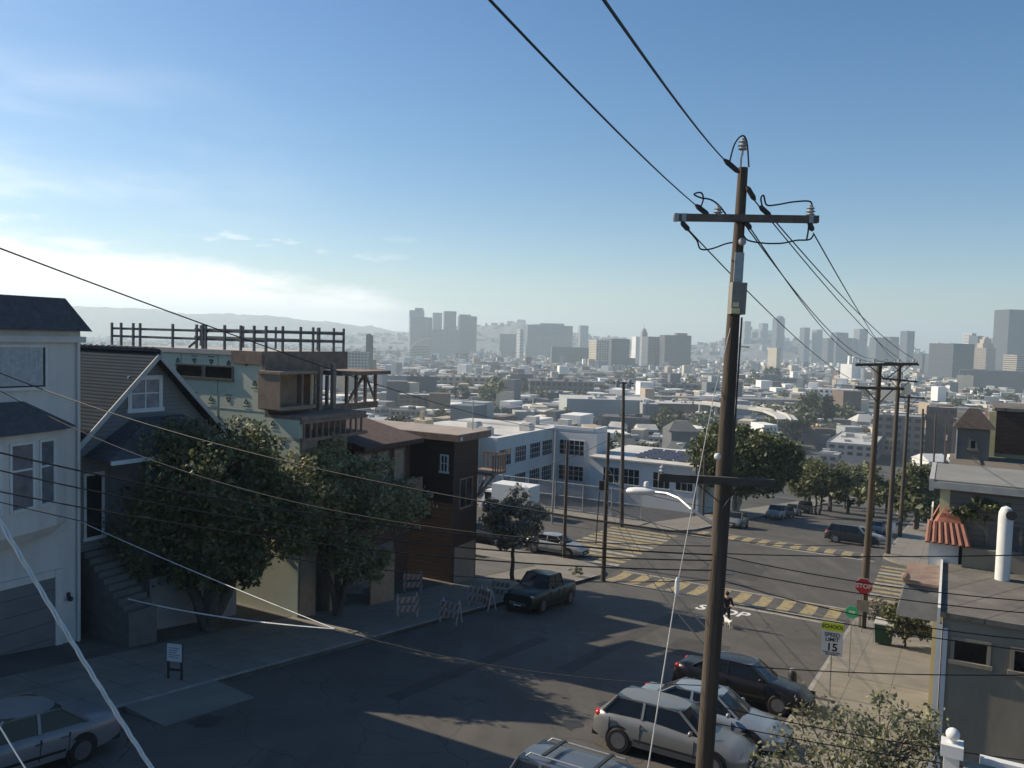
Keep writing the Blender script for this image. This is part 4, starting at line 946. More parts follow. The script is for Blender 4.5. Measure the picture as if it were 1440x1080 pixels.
h = House('wheeled_bin', 'dark green bin with a white rim at the street corner', 'bin', 43.2, -2.3); h.o = (*h.o[:2], h.o[2]); g = h.o[2] + .15; v0, u0 = h.o[0], h.o[1]
h.part('body', mat('bin_green', (.012, .06, .03), .5, .2, 3), lambda b: b.hexa([(v0 - .36, u0 - .3, g + .1), (v0 + .36, u0 - .3, g + .1), (v0 + .36, u0 + .3, g + .1), (v0 - .36, u0 + .3, g + .1)], [(v0 - .42, u0 - .36, g + 1.05), (v0 + .42, u0 - .36, g + 1.05), (v0 + .42, u0 + .36, g + 1.05), (v0 - .42, u0 + .36, g + 1.05)]))
h.part('lid', mat('dull_white', (.4, .4, .39)), lambda b: (b.hexa([(v0 - .45, u0 - .38, g + 1.05), (v0 + .45, u0 - .38, g + 1.05), (v0 + .45, u0 + .38, g + 1.05), (v0 - .45, u0 + .38, g + 1.05)], [(v0 - .43, u0 - .37, g + 1.1), (v0 + .43, u0 - .37, g + 1.1), (v0 + .4, u0 + .38, g + 1.2), (v0 - .4, u0 + .38, g + 1.2)]), b.box(v0 - .46, v0 - .41, u0 - .385, u0 - .33, g + .1, g + 1.06)))
h.part('wheel', M_rubber, lambda b: [b.lathe([(.1, -.03), (.1, .03)], (v0 + s * .3, u0 + .25, g + .1), 10, 'X') for s in (-1, 1)])
h = House('bollard', 'dark squat post behind the speed limit sign', 'bollard', 30.6, -4.6); g = G(30.6); v0, u0 = h.o[0], h.o[1]
h.part('body', M_dark, lambda b: b.lathe([(.22, g), (.2, g + .1), (.16, g + .9), (.1, g + 1.0)], (v0, u0, 0), 12), smooth=50)
h.part('cap', M_steel, lambda b: b.lathe([(.12, g + 1.0), (.12, g + 1.04), (.03, g + 1.08)], (v0, u0, 0), 12))
M_or = mat('barricade_orange', (.34, .15, .08), .6, .15, 4); M_bw = mat('barricade_white', (.36, .35, .34), .6, .1, 4)
def barricade():
    e = thing('barricade', '', 'barricade', (0, 0, 0), 0, 'striped barricades on the left sidewalk')
    for s in (-1, 1):
        b = MB(); b.bar((s * .42, -.25, 0), (s * .42, 0, 1.05), .05, .05); b.bar((s * .42, .25, 0), (s * .42, 0, 1.05), .05, .05); b.build('leg', M_bw, e)
    for y, z in ((-.09, .8), (-.17, .42)):
        b = MB(); b.box(-.5, .5, y - .06, y - .03, z - .14, z + .14); bd = b.build('board', M_bw, e)
        b = MB()
        for k in range(4):
            x = -.46 + .25 * k; b.hexa([(x, y - .068, z - .135), (x + .12, y - .068, z - .135), (x + .12, y - .061, z - .135), (x, y - .061, z - .135)], [(x + .1, y - .068, z + .135), (x + .22, y - .068, z + .135), (x + .22, y - .061, z + .135), (x + .1, y - .061, z + .135)])
        b.build('stripe', M_or, bd)
    return e
b0 = None
for i, (px, py, a, lb) in enumerate(((572, 872, .3, 'striped barricade standing alone in the middle of the left sidewalk'), (634, 880, -.5, 'striped barricade at the kerb, nearest the street'), (672, 856, -.3, 'striped barricade leaning against its twin before the dark red house'),
                           (684, 860, -.9, 'striped barricade by the kerb closest to the parked pickup'), (580, 836, .2, 'striped barricade farthest back by the plywood hoarding'), (704, 846, -.4, 'striped barricade beside the garage of the dark red house'))):
    p = hit(px, py); loc = (p.x, p.y, gz(p.x, p.y) + .15)
    if i == 0:
        b0 = barricade(); b0.location = loc; b0.rotation_euler = (0, 0, a); b0['label'] = lb
    else: dup(b0, loc, a, lb)
p = hit(495, 838)
b = MB(); b.rbox((0, 0, 0), 1.0, .5, .45, .3); b.rbox((.2, .1, .45), .5, .4, .2, .5)
tag(b.build('sand_bag', mat('pale_sacking', (.4, .39, .36), .9, .2, 4)), 'pale sacks piled under the leafy tree on the left sidewalk', 'sack').location = (p.x, p.y, p.z + .15)
# ------------------------------------------------------------------ cars
def lerp_list(L_, x):
    if x <= L_[0][0]: return L_[0][1]
    for (a, p), (c, q) in zip(L_, L_[1:]):
        if x <= c:
            t = (x - a) / (c - a); t = t * t * (3 - 2 * t); return p + (q - p) * t
    return L_[-1][1]
def paint(name, c, rough=.32, metal=.25): return mat(name, c, rough, .06, 2, metal=metal, spec=.5)
M_tail = mat('tail_lamp_red', (.45, .02, .02), .2, .1, 5); M_head = mat('headlamp_glass', (.55, .56, .56), .15, .15, 9); M_rim = mat('alloy', (.2, .2, .21), .35, .15, 8, metal=.7)
M_chrome = mat('chrome', (.6, .6, .6), .2, .05, 8, metal=1); M_plate = mat('plate_white', (.6, .6, .58), .5)
def car(name, label, cat, u, v, fwd, m, L_=4.6, W=1.82, H=1.45, deck=None, gh=None, wb=2.7, r=.33, rack=False, bed=False, detail=2, sun=False, group='cars parked along the streets', red_tail=False, roof_m=None, wt=.70):
    hl, hw = L_ / 2, W / 2
    deck = deck or [(-hl, .72), (-hl + .25, .95), (-1.0, 1.0), (1.0, .95), (hl - .35, .78), (hl, .55)]
    x1, x2, x3, x4 = gh
    e = thing(name, label, cat, (0, 0, 0), 0, group)
    su = -.14 if (u < 50 or u >= 70) else -.05
    n = Vector((-su * UX, -su * UY, 1)).normalized()
    f = Vector((fwd[0], fwd[1], 0)); f = (f - n * f.dot(n)).normalized(); l = n.cross(f)
    M4 = Matrix((f, l, n)).transposed().to_4x4(); M4.translation = Vector((*xy(u, v), G(u) + .01)); e.matrix_world = M4
    b = MB(); ns = 25; ring = []
    for k in range(ns):
        x = -hl + L_ * k / (ns - 1); q = abs(x) / hl
        w_ = hw * (1 - .16 * q ** 7); zd = lerp_list(deck, x); zb = .20 + .12 * max(0, (q - .8) / .2); zs = zd - .13 * min(1, zd)
        half = [(.72, zb), (.965, zb + .06), (1.0, zb + .26), (.985, max(zs - .1, zb + .3)), (.955, max(zs, zb + .33)), (.86, zd - .015), (.5, zd + .02), (0, zd + .03)]
        pts = [(x, y * w_, z) for y, z in half] + [(x, -y * w_, z) for y, z in half[-2::-1]]
        ring.append(pts)
    m_ = len(ring[0])
    for rg in ring: b.v += [Vector(p) for p in rg]
    for k in range(ns - 1):
        for j in range(m_):
            a, c = k * m_ + j, k * m_ + (j + 1) % m_
            b.f.append([a, c, c + m_, a + m_]); b.mi.append(0)
    b.f.append(list(range(m_ - 1, -1, -1))); b.f.append(list(range((ns - 1) * m_, ns * m_))); b.mi += [0, 0]
    body = b.build('body', m, e, 50)
    zb_ = lambda x: lerp_list(deck, x) - .02
    yb, yt = hw * .87, hw * wt
    b = MB()
    lo = [(x1, 0), ((x1 + x2) / 2 * .5 + x1 * .5, 1)]
    bot = [(x1 + .08, 0), (x1 - .12, yb * .86), (x1 - .3, yb), (x4 + .15, yb), (x4 + .02, yb * .86), (x4, 0)]
    topq = [(x2 + .05, 0), (x2 - .03, yt * .86), (x2 - .12, yt), (x3 + .1, yt), (x3 + .03, yt * .86), (x3, 0)]
    B_ = [(x, y, zb_(x)) for x, y in bot] + [(x, -y, zb_(x)) for x, y in bot[-2:0:-1]]
    T_ = [(x, y, H - .06) for x, y in topq] + [(x, -y, H - .06) for x, y in topq[-2:0:-1]]
    b.hexa(B_, T_); b.build('windows', M_gdark, e)
    b = MB(); nx, ny = 9, 7; g0 = len(b.v)
    for side in (0, 1):
        for i in range(nx):
            for j in range(ny):
                tx, ty = i / (nx - 1), j / (ny - 1) * 2 - 1
                x = (x3 - .02) + (x2 - x3 + .06) * tx - .06 * ty * ty * (1 if tx > .5 else -1); y = ty * (yt + .015)
                b.v.append(Vector((x, y, H - .015 - .035 * ty * ty - .04 * (tx * 2 - 1) ** 2 - side * .05)))
    def gi_(s, i, j): return s * nx * ny + i * ny + j
    for i in range(nx - 1):
        for j in range(ny - 1):
            b.f.append([gi_(0, i, j), gi_(0, i + 1, j), gi_(0, i + 1, j + 1), gi_(0, i, j + 1)]); b.f.append([gi_(1, i, j), gi_(1, i, j + 1), gi_(1, i + 1, j + 1), gi_(1, i + 1, j)]); b.mi += [0, 0]
    bd = [(i, 0) for i in range(nx)] + [(nx - 1, j) for j in range(1, ny)] + [(i, ny - 1) for i in range(nx - 2, -1, -1)] + [(0, j) for j in range(ny - 2, 0, -1)]
    for (i, j), (p, q) in zip(bd, bd[1:] + bd[:1]): b.f.append([gi_(0, i, j), gi_(1, i, j), gi_(1, p, q), gi_(0, p, q)]); b.mi.append(0)
    roof = b.build('roof', roof_m or m, e, 50)
    if sun:
        b = MB(); xm = (x2 + x3) / 2; b.box(xm + .1, x2 - .25, -yt * .62, yt * .62, H - .03, H - .008); b.build('sunroof', M_gdark, roof)
    for s in (-1, 1):
        b = MB(); b.bar((x1 - .2, s * yb * .97, zb_(x1 - .2)), (x2 - .08, s * yt * .99, H - .07), .07, .05); b.build('pillar', m, e); b = MB()
        b.bar((x4 + .1, s * yb * .97, zb_(x4 + .1)), (x3 + .06, s * yt * .99, H - .07), .11, .06); b.build('pillar', m, e); b = MB()
        xm = (x2 + x3) / 2 - .1
        b.bar((xm, s * (yb + .005), zb_(xm)), (xm, s * (yt + .005), H - .07), .07, .03, (0, 1, 0))
        if H > 1.55: b.build('pillar', m, e); b = MB(); b.bar((x3 + .75, s * (yb + .005), zb_(xm)), (x3 + .6, s * (yt + .005), H - .07), .09, .03, (0, 1, 0))
        b.build('pillar', m, e)
    if rack:
        for s in (-1, 1):
            b = MB(); b.tube([(x2 - .2, s * yt * .85, H - .02), (x2 - .3, s * yt * .85, H + .07), (x3 + .3, s * yt * .85, H + .07), (x3 + .2, s * yt * .85, H - .02)], .02); b.build('roof_rail', M_steel, roof)
        for x in (x2 - .6, x3 + .6):
            b = MB(); b.box(x - .04, x + .04, -yt * .87, yt * .87, H + .07, H + .11); b.build('roof_bar', M_dark, roof)
    if bed:
        b = MB(); b.box(-hl + .12, x4 - .08, -hw * .78, hw * .78, lerp_list(deck, -1.5) - .35, lerp_list(deck, -1.5) + .025); b.build('cargo_bed', M_rubber, e)
    for sx in (-1, 1):
        for s in (-1, 1):
            x = sx * wb / 2
            b = MB(); b.lathe([(r + .07, -.01), (r + .07, .012)], (x, s * (hw - .02), r + .01), 20, 'Y'); b.build('wheel_arch', M_rubber, e)
            b = MB(); b.lathe([(r * .62, -.1), (r * .93, -.1), (r, -.06), (r, .05), (r * .93, .09), (r * .64, .095)], (x, s * (hw - .065), r), 22, 'Y'); w_ = b.build('wheel', M_rubber, e, 40)
            if detail:
                b = MB(); yy = s * (hw - .065) + s * .085
                b.lathe([(r * .66, -.02), (r * .66, .012), (r * .58, .012)], (x, yy, r), 20, 'Y'); b.m = 1
                b.lathe([(r * .6, -.015), (r * .6, -.01)], (x, yy, r), 18, 'Y'); b.m = 0
                for k in range(7):
                    a = 2 * PI * k / 7; b.bar((x, yy + s * .006, r), (x + r * .6 * math.cos(a), yy + s * .01, r + r * .6 * math.sin(a)), .05, .012, (0, 1, 0))
                b.build('rim', [M_rim, M_dark], w_)
    for s in (-1, 1):
        b = MB(); b.ball((hl - .22, s * hw * .70, lerp_list(deck, hl - .2) - .14), .17, 1.15, .9, .5, 10); b.build('headlight', M_head, e, 60)
        b = MB(); b.ball((-hl + .14, s * hw * .72, lerp_list(deck, -hl + .2) - .14), .17, .9, .9, .62, 10); b.build('taillight', M_tail, e, 60)
        if detail:
            b = MB(); b.ball((x1 - .45, s * (hw + .06), zb_(x1 - .5) + .09), .11, .6, .95, .68, 10); b.build('wing_mirror', m, e, 60)
            for x in ((x2 + x3) / 2 - .02, x3 + .1):
                b = MB(); b.box(x - .12, x + .06, s * (hw * .985 - .02), s * (hw * .985 + .015), zb_(x) - .2, zb_(x) - .165); b.build('door_handle', M_chrome if detail > 2 else m, e)
            b = MB()
            for x in (x1 - .35, (x2 + x3) / 2 - .1, x3 - .05): b.box(x - .008, x + .008, s * (hw * .99 - .02), s * (hw * 1.0 + .004), .36, zb_(x) - .1)
            b.box(-wb / 2 + r + .1, wb / 2 - r - .1, s * (hw - .02), s * (hw + .012), .42, .48)
            b.build('door_seam', M_rubber, e)
    b = MB(); b.box(hl - .06, hl + .012, -hw * .5, hw * .5, .36, .52); b.build('grille', M_rubber if not bed else M_chrome, e)
    b = MB(); b.box(-hl - .015, -hl + .02, -.26, .26, .52, .68); b.build('number_plate', M_plate, e)
    b = MB(); b.box(hl + .012, hl + .02, -.2, .2, .3, .4); b.build('number_plate', M_plate, e)
    if detail:
        b = MB(); b.box(hl - .14, hl + .03, -hw * .8, hw * .8, .24, .34); b.build('bumper_trim', M_rubber, e); b = MB(); b.box(-hl - .03, -hl + .14, -hw * .8, hw * .8, .26, .4); b.build('bumper_trim', M_rubber, e)
    return e
VP = (UY, -UX); VM = (-UY, UX); UP = (UX, UY); UM = (-UX, -UY)
P_silver = paint('silver_paint', (.28, .285, .29)); P_white = paint('pearl_paint', (.21, .21, .20), .34, .4); P_blue = paint('silver_blue_paint', (.22, .255, .29)); P_maroon = paint('maroon_paint', (.012, .0095, .0095))
P_black = paint('black_paint', (.015, .016, .018)); P_green = paint('dark_green_paint', (.012, .022, .018)); P_bluegrey = paint('blue_grey_paint', (.10, .115, .14)); P_gold = paint('champagne_paint', (.2, .2, .21))
hatch = dict(L_=4.35, W=1.82, H=1.52, deck=[(-2.18, .85), (-2.0, 1.02), (-.6, 1.02), (.95, .95), (1.75, .80), (2.18, .58)], gh=(1.15, .35, -1.6, -2.0), wb=2.65, r=.33)
sedan = dict(L_=4.7, W=1.84, H=1.46, deck=[(-2.35, .82), (-2.15, 1.0), (-1.5, 1.02), (.9, .95), (1.9, .80), (2.35, .56)], gh=(1.2, .4, -1.05, -1.75), wb=2.75, r=.33)
boxy = dict(L_=4.95, W=1.85, H=1.42, deck=[(-2.47, .80), (-2.3, .93), (-1.6, .95), (1.2, .93), (2.2, .82), (2.47, .66)], gh=(1.15, .45, -1.0, -1.65), wb=2.8, r=.32)
suv = dict(L_=4.6, W=1.86, H=1.74, deck=[(-2.3, .95), (-2.15, 1.12), (1.0, 1.08), (1.9, .98), (2.3, .7)], gh=(1.15, .5, -1.85, -2.15), wb=2.7, r=.37)
pick = dict(L_=5.3, W=1.9, H=1.78, deck=[(-2.65, 1.08), (-2.5, 1.12), (-.9, 1.12), (1.3, 1.1), (2.35, 1.04), (2.65, .85)], gh=(1.2, .6, -.75, -1.0), wb=3.3, r=.38)
GA = 'cars parked nose-in at the near kerb'
car('parked_hatchback', 'pearl white hatchback with a red tail lamp, half behind the nearest pole', 'car', 21.8, -6.4, VP, P_white, **hatch, detail=3, group=GA)
car('parked_sedan', 'silver-blue sedan with a sunroof between the white hatchback and the dark red car', 'car', 24.2, -6.0, VP, P_blue, **sedan, detail=3, sun=True, group=GA)
car('parked_coupe', 'very dark maroon car parked nose-in nearest the speed limit sign', 'car', 28.8, -6.0, VP, P_maroon, **sedan, detail=2, group=GA)
car('parked_wagon', 'dark car with roof rails cut off by the lower frame edge', 'car', 15.4, -6.0, VP, P_bluegrey, **suv, rack=True, detail=2, group=GA)
car('parked_sedan', 'silver boxy sedan before the white house garage at the lower frame corner', 'car', 9.9, -18.3, UM, P_gold, **boxy, detail=3)
car('parked_pickup', 'dark green pickup truck facing uphill at the left kerb', 'pickup truck', 37.0, -18.2, UM, P_green, **pick, bed=True, detail=2)
car('parked_sedan', 'silver sedan at the corner behind the left kerb pole', 'car', 53.6, -25.2, VP, P_silver, **sedan, detail=1)
car('parked_hatchback', 'dark hatchback in the cross street behind the blossoming tree', 'car', 53.5, -31, VP, P_black, **hatch, detail=1)
car('parked_hatchback', 'light hatchback past the far crosswalk, mostly hidden by the nearest pole', 'car', 81, -18.3, UM, P_white, **hatch, detail=1)
car('parked_wagon', 'black rounded car by the right kerb beyond the far crosswalk', 'car', 79.5, -7.3, VP, P_black, **suv, detail=1)
car('parked_sedan', 'grey car just beyond the black rounded car on the right', 'car', 84.0, -7.0, VP, P_silver, **sedan, detail=1)
for i, (u, v, k, m, lb) in enumerate(((101, -18, suv, P_silver, 'silver car under the dark tree, first past the dome-crowned tree'), (107, -18, sedan, P_black, 'dark car between two pale cars under the far trees'), (113, -18, hatch, P_white, 'white hatchback third in line under the far trees'),
                               (122, -17.8, suv, P_black, 'dark car farthest down the tree-lined kerb'), (97, -6.6, sedan, P_bluegrey, 'blue-grey car down the street behind the far right pole'))):
    car('parked_car', lb, 'car', u, v, UM, m, **k, detail=0)
# white box van on the cross street
e = thing('white_van', 'white box van behind the dark red house on the cross street', 'van', (*xy(66, -36), G(66)), TH + PI)
b = MB(); b.box(-2.6, 1.4, -1.05, 1.05, .55, 2.9); b.build('cargo_box', M_white, e)
b = MB(); b.hexa([(1.41, -.95, .45), (2.9, -.95, .45), (2.9, .95, .45), (1.41, .95, .45)], [(1.41, -.9, 2.2), (2.1, -.85, 2.2), (2.1, .85, 2.2), (1.41, .9, 2.2)]); b.build('cab', M_white, e)
b = MB(); b.hexa([(2.42, -.8, 1.35), (2.55, -.8, 1.35), (2.55, .8, 1.35), (2.42, .8, 1.35)], [(2.1, -.75, 2.1), (2.2, -.75, 2.1), (2.2, .75, 2.1), (2.1, .75, 2.1)]); b.build('windscreen', M_gdark, e)
b = MB(); b.box(1.5, 2.2, -.97, -.9, 1.3, 2.0); b.build('side_window', M_gdark, e); b = MB(); b.box(1.5, 2.2, .9, .97, 1.3, 2.0); b.build('side_window', M_gdark, e)
for x in (-1.7, 2.0):
    for s in (-1, 1):
        b = MB(); b.lathe([(.25, -.12), (.4, -.1), (.4, .1), (.25, .12)], (x, s * .9, .4), 14, 'Y'); b.build('wheel', M_rubber, e)
# ------------------------------------------------------------------ person and dog
def skin(name, J, E, m, parent, root=0, lv=2):
    me = bpy.data.meshes.new(name); me.from_pydata([j[0] for j in J], E, [])
    o = bpy.data.objects.new(name, me); COL.objects.link(o)
    o.modifiers.new('skin', 'SKIN'); sl_ = me.skin_vertices[0].data
    for i, j in enumerate(J): r_ = j[1]; sl_[i].radius = r_ if isinstance(r_, tuple) else (r_, r_); sl_[i].use_root = (i == root)
    ss = o.modifiers.new('sub', 'SUBSURF'); ss.levels = ss.render_levels = lv
    dg = bpy.context.evaluated_depsgraph_get(); m2 = bpy.data.meshes.new_from_object(o.evaluated_get(dg))
    bpy.data.objects.remove(o); m2.name = name; m2.materials.clear()
    for x in (m if isinstance(m, list) else [m]): m2.materials.append(x)
    shade(m2, 80)
    o = bpy.data.objects.new(name, m2); COL.objects.link(o); o.parent = parent
    return o
M_skin = mat('skin_tone', (.42, .26, .19), .6, .06, 9); M_jacket = mat('dark_jacket', (.018, .018, .022), .85, .25, 8); M_trous = mat('dark_trousers', (.035, .03, .034), .85, .2, 8)
pp = hit(1021, 880)
pe = thing('person', 'person in a dark jacket walking a small white dog by the road lettering', 'person', (pp.x, pp.y, gz(pp.x, pp.y) + .01), TH + .3)
J = [((0, 0, .95), .13), ((0, 0, 1.15), .12), ((0, .01, 1.38), .135), ((0, .01, 1.5), .055), ((0, .03, 1.56), .06), ((0, .04, 1.64), .092), ((0, .035, 1.73), .07),
     ((-.1, 0, .9), .085), ((-.11, .1, .5), .058), ((-.11, .0, .09), .04), ((-.11, .14, .04), .035),
     ((.1, 0, .9), .085), ((.11, -.02, .5), .058), ((.11, -.2, .12), .04), ((.11, -.08, .04), .035),
     ((-.2, 0, 1.4), .055), ((-.25, -.02, 1.13), .043), ((-.24, .1, .9), .034),
     ((.2, 0, 1.4), .055), ((.27, .0, 1.13), .043), ((.36, .14, .98), .034)]
E = [(0, 1), (1, 2), (2, 3), (3, 4), (4, 5), (5, 6), (0, 7), (7, 8), (8, 9), (9, 10), (0, 11), (11, 12), (12, 13), (13, 14), (2, 15), (15, 16), (16, 17), (2, 18), (18, 19), (19, 20)]
body = skin('body', J, E, M_skin, pe)
bm = bmesh.new(); bm.from_mesh(body.data)
def addf(bm, fn):
    t = MB(); fn(t); me = t.data('x', M_skin); bm.from_mesh(me); bpy.data.meshes.remove(me)
for (hx, hy, hz), d in (((-.24, .1, .9), -1), ((.36, .14, .98), 1)):
    for k in range(4):
        addf(bm, lambda t: t.tube([(hx + d * .0, hy + .012 * k - .02, hz - .03), (hx + d * .005, hy + .016 * k - .022, hz - .085 + .006 * abs(k - 1)), (hx - d * .02, hy + .016 * k - .02, hz - .12 + .008 * abs(k - 1))], [.011, .010, .007], 6))
    addf(bm, lambda t: t.tube([(hx, hy + .03, hz - .01), (hx - d * .01, hy + .06, hz - .045), (hx - d * .012, hy + .062, hz - .075)], [.012, .010, .007], 6))
addf(bm, lambda t: t.ball((0, .135, 1.64), .022, .7, 1, 1.1, 8))
for s in (-1, 1): addf(bm, lambda t: t.ball((s * .092, .03, 1.64), .025, .4, .8, 1.2, 8))
bm.to_mesh(body.data); bm.free()
skin('jacket', [((0, 0, .9), .15), ((0, 0, 1.15), .145), ((0, .01, 1.38), .155), ((0, .01, 1.47), .07), ((-.2, 0, 1.4), .07), ((-.255, -.02, 1.13), .06), ((-.243, .085, .94), .048), ((.2, 0, 1.4), .07), ((.275, .0, 1.13), .06), ((.35, .125, 1.0), .048)], [(0, 1), (1, 2), (2, 3), (2, 4), (4, 5), (5, 6), (2, 7), (7, 8), (8, 9)], M_jacket, pe)
skin('trousers', [((0, 0, .93), .145), ((-.1, 0, .86), .1), ((-.11, .1, .5), .075), ((-.11, .01, .12), .058), ((.1, 0, .86), .1), ((.11, -.02, .5), .075), ((.11, -.19, .14), .058)], [(0, 1), (1, 2), (2, 3), (0, 4), (4, 5), (5, 6)], M_trous, pe)
b = MB(); b.ball((0, .015, 1.675), .108, .95, 1.0, 1.02, 14); b.v = [p if p.y < .09 else Vector((p.x, .09, p.z)) for p in b.v]; b.build('hair', mat('dark_hair', (.02, .015, .012), .7), pe, 60)
for s in (-1, 1):
    b = MB(); b.ball((s * .11, .06 + (.0 if s < 0 else -.18), .045), .075, .65, 1.6, .6, 10); b.build('shoe', M_dark, pe, 60)
de = thing('dog', 'small white dog standing at the walker\'s feet', 'dog', (pp.x - .02, pp.y - .5, gz(pp.x - .02, pp.y - .5) + .01), .4)
M_fur = mat('white_fur', (.66, .64, .6), .9, .12, 20, bump=.5)
J = [((0, -.17, .33), .085), ((0, .02, .33), .088), ((0, .17, .34), .095), ((0, .26, .43), .06), ((0, .32, .49), .062), ((0, .41, .465), .03),
     ((-.065, .17, .24), .042), ((-.07, .155, .13), .024), ((-.07, .165, .025), .026), ((.065, .17, .24), .042), ((.07, .155, .13), .024), ((.07, .165, .025), .026),
     ((-.065, -.15, .25), .055), ((-.07, -.22, .14), .026), ((-.07, -.19, .025), .026), ((.065, -.15, .25), .055), ((.07, -.22, .14), .026), ((.07, -.19, .025), .026),
     ((0, -.26, .42), .028), ((0, -.27, .52), .022), ((-.05, .30, .56), .018), ((.05, .30, .56), .018)]
E = [(0, 1), (1, 2), (2, 3), (3, 4), (4, 5), (2, 6), (6, 7), (7, 8), (2, 9), (9, 10), (10, 11), (0, 12), (12, 13), (13, 14), (0, 15), (15, 16), (16, 17), (0, 18), (18, 19), (4, 20), (4, 21)]
skin('body', J, E, M_fur, de, 1)
b = MB(); b.tube([(0, .24, .46), (-.05, .36, .62), (-.1, .52, .95)], .008); b.build('leash', M_dark, de)
# ------------------------------------------------------------------ the city
CW = {}
def cmat(key, c, win=None): return mat('facade_' + key, c, .85, .12, .06)
WALLS = {'white': (.68, .67, .64), 'cream': (.5, .45, .35), 'grey': (.25, .255, .265), 'dark grey': (.11, .115, .125), 'tan': (.34, .28, .21), 'brick': (.09, .052, .042), 'pale blue': (.29, .315, .32), 'brown': (.13, .10, .08), 'yellow': (.5, .42, .22), 'slate': (.13, .15, .17)}
ROOFS = {'pale': (.42, .415, .40), 'grey': (.22, .22, .22), 'dark': (.09, .09, .09), 'white': (.55, .55, .54)}
M_win = glass_mat('city_window', (.035, .04, .045), .25)
M_winp = mat('city_window_band', (.035, .045, .055), .3, .3, .2)
def city_block(b, cx, cy, zb, zt, w_, d_, ang, win=None, roofbits=0, rr=R, parapet=.5, fw=None):
    """one building into b: slot 0 wall, 1 roof, 2 window"""
    ca, sa = math.cos(ang), math.sin(ang)
    def T(x, y, z): return (cx + x * ca - y * sa, cy + x * sa + y * ca, z)
    def bx(x0, x1, y0, y1, z0, z1):
        q = [(x0, y0), (x1, y0), (x1, y1), (x0, y1)]; b.hexa([T(*p, z0) for p in q], [T(*p, z1) for p in q])
    hw, hd = w_ / 2, d_ / 2
    b.m = 0; bx(-hw, hw, -hd, hd, zb, zt)
    if parapet:
        t = .35
        bx(-hw, hw, -hd, -hd + t, zt, zt + parapet); bx(-hw, hw, hd - t, hd, zt, zt + parapet); bx(-hw, -hw + t, -hd + t, hd - t, zt, zt + parapet); bx(hw - t, hw, -hd + t, hd - t, zt, zt + parapet)
        b.m = 1; bx(-hw + t, hw - t, -hd + t, hd - t, zt, zt + .1)
    b.m = 1
    for _ in range(roofbits):
        x, y = rr.uniform(-hw * .7, hw * .7), rr.uniform(-hd * .7, hd * .7); s = rr.uniform(.8, 2.6); b.m = rr.choice((0, 1, 1)); bx(x - s, x + s, y - s * .7, y + s * .7, zt + .1, zt + rr.uniform(.8, 2.4))
    b.m = 2
    if win:
        kind, fl, cw = win
        nf = max(1, int((zt - max(zb, -56) - .6) / fl)); e = .06
        for face in ('f', 'l', 'r', 'b'):
            ln = w_ if face in 'fb' else d_
            for k in range(nf):
                z1 = zt - .7 - k * fl; z0 = z1 - fl * .52
                if z0 < zb + .3: break
                if kind == 'band': segs = [(-ln / 2 + .6, ln / 2 - .6)]
                else:
                    n = max(1, int((ln - 1) / cw)); st = (ln - 1) / n; segs = [(-ln / 2 + .5 + st * (i + .2), -ln / 2 + .5 + st * (i + .8)) for i in range(n)]
                for a, c in segs:
                    if face == 'f': q = [(a, -hd - e), (c, -hd - e)]
                    elif face == 'b': q = [(a, hd + e), (c, hd + e)]
                    elif face == 'l': q = [(-hw - e, a), (-hw - e, c)]
                    else: q = [(hw + e, a), (hw + e, c)]
                    b.face([T(*q[0], z0), T(*q[1], z0), T(*q[1], z1), T(*q[0], z1)])
            if kind == 'fins':
                n = int(ln / cw)
                for i in range(n):
                    x = -ln / 2 + (i + .5) * ln / n; h_ = (zt - zb) * .42
    b.m = 0
def vstripes(b, cx, cy, zb, zt, w_, d_, ang, step, depth=.4):
    ca, sa = math.cos(ang), math.sin(ang)
    def T(x, y, z): return (cx + x * ca - y * sa, cy + x * sa + y * ca, z)
    n = int(w_ / step)
    for i in range(n):
        x = -w_ / 2 + (i + .5) * w_ / n; q = [(x - step * .22, -d_ / 2 - depth), (x + step * .22, -d_ / 2 - depth), (x + step * .22, -d_ / 2), (x - step * .22, -d_ / 2)]
        b.hexa([T(*p, zb) for p in q], [T(*p, zt) for p in q])
    n = int(d_ / step)
    for i in range(n):
        y = -d_ / 2 + (i + .5) * d_ / n; q = [(w_ / 2, y - step * .22), (w_ / 2 + depth, y - step * .22), (w_ / 2 + depth, y + step * .22), (w_ / 2, y + step * .22)]
        b.hexa([T(*p, zb) for p in q], [T(*p, zt) for p in q])
OCC = []
def lm(x0, x1, yt, d, depth, col, label, win=None, ang=0.0, roof='grey', name='city_building', cat='building', bits=2, extra=None, group=None, fill=1.0, yb=None):
    """a landmark building: the pixel span of its front, the row of its top, its distance and its depth"""
    a, c = at(x0, yt, d), at(x1, yt, d)
    w_ = (c - a).length * fill; ctr = (a + c) / 2
    
    if x0 > 1140 and d < 1200: ang = TH; w_ *= .88
    cx, cy = ctr.x - math.sin(ang) * depth / 2, ctr.y + math.cos(ang) * depth / 2
    zt = ctr.z; zb = gz(cx, cy) - 1 if yb is None else at((x0 + x1) / 2, yb, d).z
    b = MB((cx, cy, zb)); city_block(b, cx, cy, zb, zt, w_, depth, ang, win, bits, R, .8 if d > 800 else .5)
    if extra: extra(b, cx, cy, zb, zt, w_, depth)
    o = b.build(name, [cmat(col, WALLS[col]), mat('roof_' + roof, ROOFS[roof], .9, .2, .15), M_winp if win and win[0] == 'band' else M_win])
    o.location = (cx, cy, zb)
    OCC.append((cx, cy, max(w_, depth) * .6, ))
    return tag(o, label, cat, group)
def box_on(b, cx, cy, x0, x1, y0, y1, z0, z1, slot=0):
    b.m = slot; b.box(cx + x0, cx + x1, cy + y0, cy + y1, z0, z1); b.m = 0
T = 'tower'
